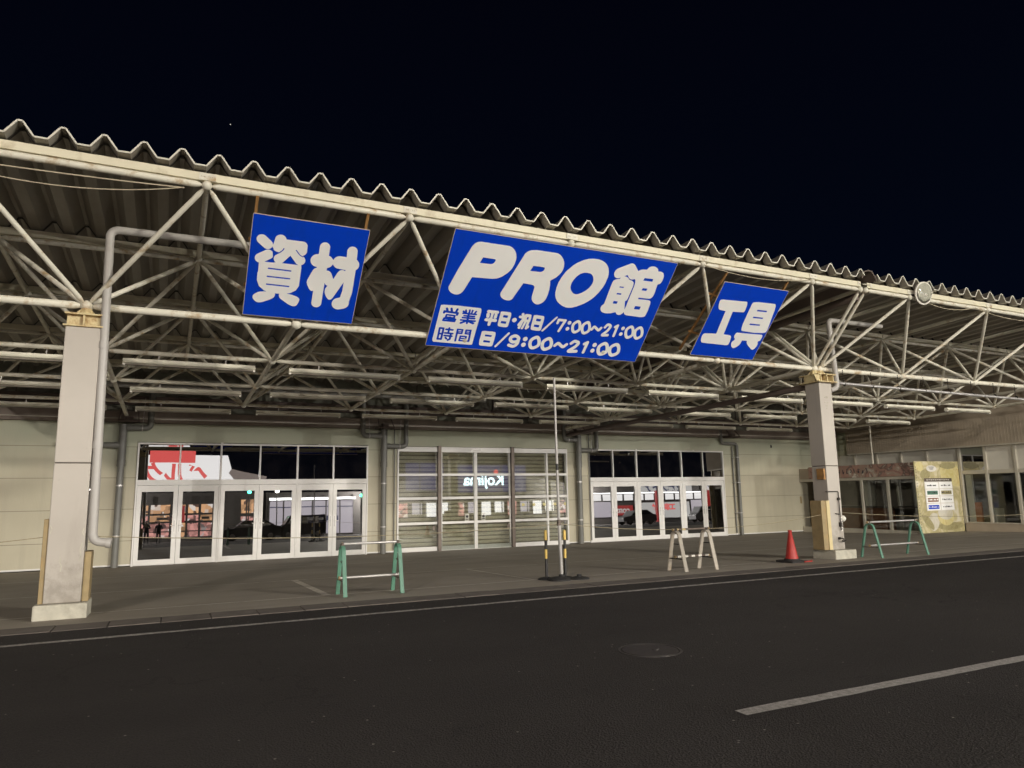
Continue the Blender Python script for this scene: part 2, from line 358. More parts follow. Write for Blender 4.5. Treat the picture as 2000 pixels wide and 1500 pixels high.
def bend(pts, r=.1, n=6):
    """round the inner corners of a polyline"""
    P = [Vector(p) for p in pts]; out = [P[0]]
    for a, b, c in zip(P, P[1:], P[2:]):
        u, v = (a-b).normalized(), (c-b).normalized(); q = min(r, (a-b).length/2, (c-b).length/2)
        for i in range(n+1):
            t = i/n; out.append((b+u*q)*(1-t)**2 + b*2*t*(1-t) + (b+v*q)*t*t)
    return out + [P[-1]]
def textmesh(name, s, size, m, mw, parent=None, bold=0, extrude=.01, align='CENTER'):
    cu = bpy.data.curves.new(name, 'FONT'); cu.body = s; cu.size = size; cu.align_x = align; cu.align_y = 'CENTER'; cu.extrude = extrude; cu.offset = bold
    t = bpy.data.objects.new(name, cu); C.objects.link(t)
    me = bpy.data.meshes.new_from_object(t.evaluated_get(bpy.context.evaluated_depsgraph_get()))
    bpy.data.objects.remove(t); bpy.data.curves.remove(cu)
    me.materials.clear(); me.materials.append(M[m]); me.transform(mw)
    o_ = ORG[parent.name] if parent is not None else Vector((0, 0, 0))
    me.transform(Matrix.Translation(-o_)); me.name = name
    ob = bpy.data.objects.new(name, me); C.objects.link(ob)
    if parent is not None: ob.parent = parent; ORG[ob.name] = o_
    return ob
# ---------------------------------------------------------------- setting: ground
YW = 24.0; GM = .02724
def gz(y): return 0 if y < 11.2 else -GM*(y-11.2)
XA, XB = -150, 190
prof = [(-200, 0), (-1.2, 0), (10.46, 0)]
m = MB()
for (y0, z0), (y1, z1) in zip(prof, prof[1:]): m.add([(XA, y0, z0), (XB, y0, z0), (XB, y1, z1), (XA, y1, z1)], [(0, 1, 2, 3)])
struct(m.build('road', 'asphalt'))
m = MB()
for (y0, z0), (y1, z1) in zip([(10.95, 0), (11.2, 0), (36, gz(36))], [(11.2, 0), (36, gz(36)), (160, -3.2)]): m.add([(XA, y0, z0), (XB, y0, z0), (XB, y1, z1), (XA, y1, z1)], [(0, 1, 2, 3)])
struct(m.build('pavement', 'pave'))
m = MB(); x = -30.0
while x < 60:
    l = .6 if random.random() < .75 else 1.2
    dz = random.uniform(-.004, .004); m.box(x+.006, 10.462, -.05, x+l-.006, 10.946, .008+dz); x += l
struct(m.build('kerb_strip', 'kerb', bevel=.006))
m = MB(); m.box(-40, 10.45, -.06, 70, 10.96, -.012); struct(m.build('kerb_bed', 'rubber'))
def flat(name, m_, x0, y0, x1, y1, z=.004, wob=0):
    mb = MB(); n = max(2, int(abs(x1-x0)/.25)) if wob else 2
    up = [(x0+(x1-x0)*i/(n-1), y1+random.uniform(-wob, wob)) for i in range(n)]; lo = [(x0+(x1-x0)*i/(n-1), y0+random.uniform(-wob, wob)) for i in range(n)]
    vs = [(x, y, gz(y)+z) for x, y in lo] + [(x, y, gz(y)+z) for x, y in up]
    mb.add(vs, [(i, i+1, n+i+1, n+i) for i in range(n-1)]); return struct(mb.build(name, m_))
flat('road_line', 'line', -30, 9.64, 60, 9.75, .004, .008)
flat('bay_line', 'dash', 3.72, 4.02, 11, 4.145, .004, .006)
flat('pavement_joint', 'joint', -30, 12.02, 60, 12.075, .004, .004)
flat('pavement_joint', 'joint', -30, 15.42, 60, 15.475, .004, .004)
flat('pavement_joint', 'joint', -30, 19.6, 60, 19.66, .004, .004)
for x, w_ in ((2.36, .13), (6.2, .05)):
    mb = MB(); mb.add([(x, 12.08, gz(12.08)+.004), (x+w_, 12.08, gz(12.08)+.004), (x+w_, 15.42, gz(15.42)+.004), (x, 15.42, gz(15.42)+.004)], [(0, 1, 2, 3)])
    struct(mb.build('pavement_joint', 'joint'))
mb = MB(); mb.lathe((4.4, 6.05, 0), [(.0, .004), (.275, .004), (.278, -.001), (.29, -.001), (.292, .003), (.315, .003), (.32, -.01)], 40)
mb.lathe((4.45, 6.03, .004), [(.03, 0), (.028, .004)], 10)
tag(mb.build('manhole_cover', 'manhole', pos=(4.4, 6.05, 0)), 'round dark iron manhole cover set in the asphalt road', 'manhole cover')

# ---------------------------------------------------------------- canopies (space frames)
X0, YC, GAP = -1.2325, 11.875, .1808
def PB(k, j, g=0): return Vector((X0+3*k+g, YC+3*j, 4.411-.09*j))
def PT(k, j, g=0): return Vector((X0+3*k+g, 10.445+3*j, 5.975-.1626*j))
def member(mb, p0, p1, r, n=10):
    d = (p1-p0); L = d.length; d.normalize()
    pts = [p0+d*t for t in (.055, .085, .0851, .16, L-.16, L-.0851, L-.085, L-.055)]
    mb.rings(pts, [r*.42, r*.42, r*.62, r, r, r*.62, r*.42, r*.42], n)
def deck_profile(xs, xe):
    pitch, ph = .4708, -1.9523; pts = []
    k = math.floor((xs-ph)/pitch)-1
    while ph+k*pitch < xe+pitch:
        c = ph+k*pitch
        for dx, h in ((-.0275, 1), (.0275, 1), (pitch/2-.075, 0), (pitch/2+.075, 0)): pts.append((c+dx, h))
        k += 1
    out = []
    for (xa, ha), (xb, hb) in zip(pts, pts[1:]):
        if xb < xs or xa > xe: continue
        for x_, h_ in ((xa, ha), (xb, hb)):
            cx = min(max(x_, xs), xe); h2 = ha+(hb-ha)*((cx-xa)/(xb-xa)) if xb > xa else h_
            if not out or cx > out[-1][0]+1e-5: out.append((cx, h2))
    return out
DZV, DAMP, DSL, DY0, DY1 = 6.178, .186, .0542, 10.25, 23.98
def dz_at(y, h): return DZV - DSL*(y-DY0) + DAMP*h
def canopy(label, g, ks, kts, kedge, xs, xe):
    root = thing('canopy', label, 'canopy', (X0+3*ks[0]+g, YC, 0), 'space-frame canopies over the pavement')
    pr = deck_profile(xs, xe); mb = MB(); n = len(pr); T = .006
    rows = [DY0, 13, 16, 19, 22, DY1]; vs = []
    for y in rows:
        vs += [(x, y, dz_at(y, h)) for x, h in pr]
    fs = [(i*n+k, i*n+k+1, (i+1)*n+k+1, (i+1)*n+k) for i in range(len(rows)-1) for k in range(n-1)]
    mb.add(vs, fs); dk = mb.build('roof_deck', 'deck', root)
    so = dk.modifiers.new('solid', 'SOLIDIFY'); so.thickness = .008; so.offset = 1
    tm = MB()
    for (x0, h0), (x1, h1) in zip(pr, pr[1:]): tm.bar((x0, DY0-.006, dz_at(DY0, h0)+.004), (x1, DY0-.006, dz_at(DY0, h1)+.004), .022, .012, (0, 1, 0))
    tm.build('edge_trim', 'decktrim', dk)
    kt = sorted(kts + ([kedge] if kedge is not None else []))
    for j in range(5):
        mb = MB()
        for a, b in zip(kt, kt[1:]): member(mb, PT(a, j, g), PT(b, j, g), .048 if j == 0 else .042, 12)
        mb.build('top_chord', 'cream', root, smooth=True)
        y = PT(0, j).y; zz = PT(0, j).z; mb = MB(); zt = dz_at(y, 0)
        for a, b in zip(kt, kt[1:]):
            xa, xb = PT(a, j, g).x+.012, PT(b, j, g).x-.012
            mb.box(xa, y-.045, zz+.055, xb, y-.040, zt-.022).box(xa, y-.040, zt-.027, xb, y+.05, zt-.022).box(xa, y-.040, zz+.055, xb, y+.05, zz+.060)
        pu = mb.build('purlin', 'purlin', root)
        for k in (kt if j == 0 else []):
            mb = MB(); x = PT(k, j, g).x; mb.box(max(x-.11, xs), y-.056, zz+.06, min(x+.11, xe), y-.046, zt-.03)
            for q in (-.07, -.04, .04, .07): mb.lathe((x+q, y-.056, (zz+zt)/2+.02), [(.012, 0), (.010, .009)], 8, (0, -1, 0))
            mb.build('splice_plate', 'cream', pu)
        # tight frame: one folded strip that carries the deck over this purlin
        vs = []
        for x_, h_ in pr: vs += [(x_, y-.025, dz_at(y, h_)-.012), (x_, y+.025, dz_at(y, h_)-.012), (x_, y+.025, dz_at(y, h_)-.024), (x_, y-.025, dz_at(y, h_)-.024)]
        n4 = len(pr); mb = MB().add(vs, [(i*4+k, i*4+(k+1) % 4, i*4+4+(k+1) % 4, i*4+4+k) for i in range(n4-1) for k in range(4)])
        mb.build('deck_support', 'darkiron', root)
    for k in kt:
        mb = MB()
        for j in range(4): member(mb, PT(k, j, g), PT(k, j+1, g), .042, 10)
        mb.build('top_chord', 'cream', root, smooth=True)
    for j in range(4):
        mb = MB()
        for a, b in zip(ks, ks[1:]): member(mb, PB(a, j, g), PB(b, j, g), .058 if j == 0 else .043, 12)
        if j == 0 and g > 0 or True:
            pass
        mb.build('bottom_chord', 'cream', root, smooth=True)
    for k in ks:
        mb = MB()
        for j in range(3): member(mb, PB(k, j, g), PB(k, j+1, g), .047, 10)
        if k in (0, 5): member(mb, PB(k, 3, g), PB(k, 4, g), .055, 10)
        mb.build('bottom_chord', 'cream', root, smooth=True)
    # diagonals
    br = []
    for j in range(4):
        for k in ks:
            xs_ = [t for t in kt if abs(t-k) <= .51]
            if len(xs_) == 1 or (kedge is not None and k == kedge): xs_ = sorted(kt, key=lambda t: abs(t-k))[:2]
            for t in xs_:
                for jj in (j, j+1): br.append((PB(k, j, g), PT(t, jj, g)))
    br.sort(key=lambda q: (q[0].length))
    for i, (a, b) in enumerate(br[:99]):
        mb = MB(); member(mb, a, b, .038, 10); mb.build('brace', 'cream', root, smooth=True)
    if len(br) > 99:
        mb = MB()
        for a, b in br[99:]: member(mb, a, b, .038, 8)
        o = mb.build('brace', 'cream', root, smooth=True); o['kind'] = 'stuff'
    # balls
    def ball(p, r):
        mb = MB(); mb.lathe(p, [(r*math.sin(math.pi*i/10), -r*math.cos(math.pi*i/10)) for i in range(11)], 16); return mb
    bl = [(PB(k, j, g), .088 if j == 0 else .075) for j in range(4) for k in ks] + [(PT(k, j, g), .07) for j in range(5) for k in kt]
    bl.sort(key=lambda q: q[0].length)
    for p, r in bl[:99]: ball(p, r).build('ball_joint', 'cream', root, smooth=True, ang=60)
    return root
canopy('wide cream space-frame canopy with corrugated roof carrying the three blue signs', 0, list(range(-1, 6)), [-1.5, -.5, .5, 1.5, 2.5, 3.5, 4.5], 5, -7.2, 13.70)
canopy('cream space-frame canopy with corrugated roof carrying the round floodlight, beyond the right column', GAP, list(range(5, 10)), [5.5, 6.5, 7.5, 8.5, 9.5], 5, 14.12, 28.5)
mb = MB(); mb.prism([(13.66, 0), (13.74, .17), (13.90, .215), (14.02, .20), (14.16, 0), (14.13, 0), (14.0, .18), (13.90, .19), (13.76, .15), (13.69, 0)], (0, DY0+.05, DZV+.01), (1, 0, 0), (0, 0, 1), -.02)
for y_ in (0,):
    vs = [(x_, DY0+.071, DZV+.01+h_) for x_, h_ in ((13.74, .17), (13.90, .215), (14.02, .20), (14.16, .0))]+[(x_, DY1, DZV+.01+h_-DSL*(DY1-DY0)) for x_, h_ in ((13.74, .17), (13.90, .215), (14.02, .20), (14.16, .0))]
    mb.add(vs, [(i, i+1, i+5, i+4) for i in range(3)])
tag(mb.build('joint_cover', 'beam', pos=(13.9, DY0, DZV)), 'brown metal cover over the joint between the two canopy roofs', 'roof flashing')
# gutter pipe that runs back under the expansion joint
mb = MB(); mb.rings([(X0+15.09, 12.15, 4.02), (X0+15.09, 23.8, 3.80)], .075, 14); mb.rings([(X0+15.09, 10.6, 5.86), (X0+15.09, 23.7, 5.16)], .09, 14)
tag(mb.build('gutter_pipe', 'beam', pos=(X0+15.09, 12.15, 4), smooth=True), 'thick dark pipe running back from the right column head to the store wall', 'pipe')

# ---------------------------------------------------------------- columns
def column(cx, label, right):
    t = thing('column', label, 'column', (cx, YC, gz(YC)), 'square columns carrying the canopy'); w = .222 if not right else .205
    fx0, fx1 = cx-.32, cx+.315
    if right: fx0, fx1 = 13.60, 14.275
    MB().box(fx0, 11.55, gz(12)-.06, fx1, 12.2, .188).build('footing', 'concrete', t, .018)
    MB().box(cx-w, YC-w, .19, cx+w, YC+w, 2.085).build('lower_shaft', 'column', t, .012)
    MB().box(cx-w, YC-w, 2.097, cx+w, YC+w, 4.045).build('upper_shaft', 'column', t, .012)
    MB().box(cx-w+.012, YC-w+.012, 2.0, cx+w-.012, YC+w-.012, 2.2).build('joint_gap', 'darkiron', t)
    cw = w+.03 if not right else w+.10
    hd = MB(); hd.box(cx-cw, YC-cw, 4.047, cx+cw, YC+cw, 4.072).box(cx-cw+.035, YC-.16, 4.072, cx+cw-.035, YC+.16, 4.225).box(cx-cw+.01, YC-cw+.01, 4.225, cx+cw-.01, YC+cw-.01, 4.25)
    for q in ((0,) if not right else (-.2, 0, .2)): hd.box(cx+q-.012, YC-cw+.02, 4.073, cx+q+.012, YC-.161, 4.224)
    if right: hd.prism([(-.32, 0), (-.20, 0), (-.20, .15), (-.40, .15)], (cx, YC-cw+.05, 4.073), (1, 0, 0), (0, 0, 1), .02)
    hd.build('head_plates', 'rustcap', t, .004)
    for q in ((0,) if not right else (-GAP/2, GAP/2)):
        gs = MB()
        for a in (0, 1, 2):
            an = a*math.pi/3+.5; ex = Vector((math.cos(an), math.sin(an), 0))
            gs.prism([(-.15, 0), (.15, 0), (.12, .055), (.055, .12), (-.055, .12), (-.12, .055)], Vector((cx+q, YC, 4.251))-ex.cross(Vector((0, 0, 1)))*.008*-1, ex, (0, 0, 1), .016)
        gs.lathe((cx+q, YC, 4.251), [(.11, 0), (.10, .05), (.075, .10), (.07, .16)], 16)
        gs.build('bearing', 'rustcap', t, smooth=True, ang=30)
    return t, w
t, w = column(X0, 'square pale column at the left with a crumpled edge and drainpipe beside it', 0)
g_ = MB().box(X0-w-.062, YC-w+.03, .19, X0-w-.002, YC+w-.03, 1.32).build('corner_guard', 'guard', t, .006)
g_ = MB().box(X0+w+.002, YC-w+.06, .19, X0+w+.085, YC+w-.03, .86).build('corner_guard', 'guard', t, .006)
mb = MB()     # peeled skin patches and cracks of the cladding
for pts in ([(-.06, .62), (-.055, .53), (-.035, .50), (-.045, .42)], [(.19, .80), (.17, .70), (.185, .62), (.165, .55)], [(-.205, 1.05), (-.18, 1.0), (-.20, .93)], [(.20, 1.0), (.185, .94), (.205, .9)]):
    for a, b in zip(pts, pts[1:]): mb.bar((X0+a[0], YC-w-.001, a[1]+.19), (X0+b[0], YC-w-.001, b[1]+.19), .012, .006, (0, 1, 0))
mb.build('crack', 'concrete', t)
t, w = column(X0+15.09, 'square pale column at the right with yellow guard box, tap and notice', 1)
cx = X0+15.09
gb = MB(); gb.box(cx-w-.26, YC-w-.005, .20, cx-w-.012, YC+w-.1, 1.30)
gd = gb.build('corner_guard', 'guard', t, .006); MB().box(cx-w-.11, YC-w-.022, .20, cx-w-.008, YC-w-.008, 1.30).build('guard_face', 'guardface', gd)
MB().box(cx-w-.06, YC-.18, 1.78, cx-w-.006, YC+.02, 2.03).build('switch_box', 'wood', t, .004)
cd = MB(); cd.rings([(cx-w-.1, YC-w-.03, 1.50), (cx+.07, YC-w-.03, 1.50), (cx+.09, YC-w-.03, 1.48), (cx+.09, YC-w-.03, .62)], .011, 8); cd.rings([(cx-.05, YC-w-.03, 1.0), (cx+.09, YC-w-.03, .98)], .011, 8)
cd.box(cx+.06, YC-w-.05, 1.30, cx+.12, YC-w-.004, 1.36).box(cx+.06, YC-w-.05, .70, cx+.115, YC-w-.004, .80)
cd.build('conduit', 'darkiron', t)
nt_ = MB().box(cx-.10+.2, YC-w-.006, .60, cx+.17, YC-w-.002, .92).build('notice', 'paper', t)
tx = MB()
for i in range(5):
    for k in range(2+i % 2): tx.box(cx+.108+k*.03, YC-w-.009, .86-i*.055, cx+.125+k*.03, YC-w-.0075, .885-i*.055)
tx.build('notice_text', 'ink', nt_)
tp = MB(); tp.lathe((cx+.02, YC-w, .44), [(.028, 0), (.028, .03), (.012, .03), (.012, .09)], 12, (0, -1, 0)); tp.rings(bend([(cx+.02, YC-w-.08, .44), (cx+.02, YC-w-.14, .44), (cx+.02, YC-w-.14, .38)], .04), .012, 8); tp.bar((cx-.03, YC-w-.07, .47), (cx+.07, YC-w-.07, .47), .012, .012)
tp.rings(bend([(cx+.02, YC-w-.10, .40), (cx+.10, YC-w-.05, .36), (cx+.20, YC-w-.04, .40)], .05), .014, 8)
tp.build('water_tap', 'darkiron', t, smooth=True)
MB().lathe((cx+w+.02, YC-w+.03, .88), [(.0, -.075), (.05, -.06), (.07, -.02), (.07, .03), (.04, .07), (0, .08)], 14, (0, -1, 0)).build('round_lamp', 'whitepaint', t, smooth=True)
mb = MB()
for dx, dz_ in ((-.05, 3.70), (-.02, 3.70), (.02, 3.70), (.05, 3.69), (-.05, 3.58), (.05, 3.575), (-.02, 3.50), (.02, 3.50), (0, 3.44)): mb.lathe((cx+dx, YC-w, dz_), [(.014, 0), (.012, .008)], 8, (0, -1, 0))
mb.build('bolt_marks', 'concrete', t)

# drainpipes of the columns
def collars(mb, x, y, zs, r):
    for z in zs: mb.lathe((x, y, z), [(r, -.05), (r+.006, -.05), (r+.006, .05), (r, .05)], 20)
t = thing('drainpipe', 'beige drainpipe running down beside the left column and elbowing near its foot', 'drainpipe', (-.93, 11.68, 0))
mb = MB(); mb.rings(bend([(1.55, 11.72, 5.62), (.97, 11.70, 5.60), (-.985, 11.68, 5.57), (-.925, 11.68, 1.0), (-.70, 11.66, .97)], .13, 8), .060, 18); mb.rings([(-.75, 11.665, .975), (-.69, 11.66, .965)], .070, 18)
collars(mb, -.945, 11.68, (2.35,), .060); collars(mb, -.963, 11.68, (3.8,), .060)
mb.build('tube', 'pipe', t, smooth=True, ang=50)
mb = MB()
for z in (1.7, 3.2): mb.box(-1.01+.0, 11.66, z, -.94, 11.80, z+.03)
mb.build('clamp', 'steel', t)
t = thing('drainpipe', 'short beige drainpipe beside the head of the right column', 'drainpipe', (14.25, 11.7, 3.9))
mb = MB(); mb.rings(bend([(16.1, 11.72, 5.62), (14.19, 11.7, 5.60), (14.30, 11.7, 3.95), (14.08, 11.72, 3.88)], .12, 8), .060, 18); mb.build('tube', 'pipe', t, smooth=True, ang=50)

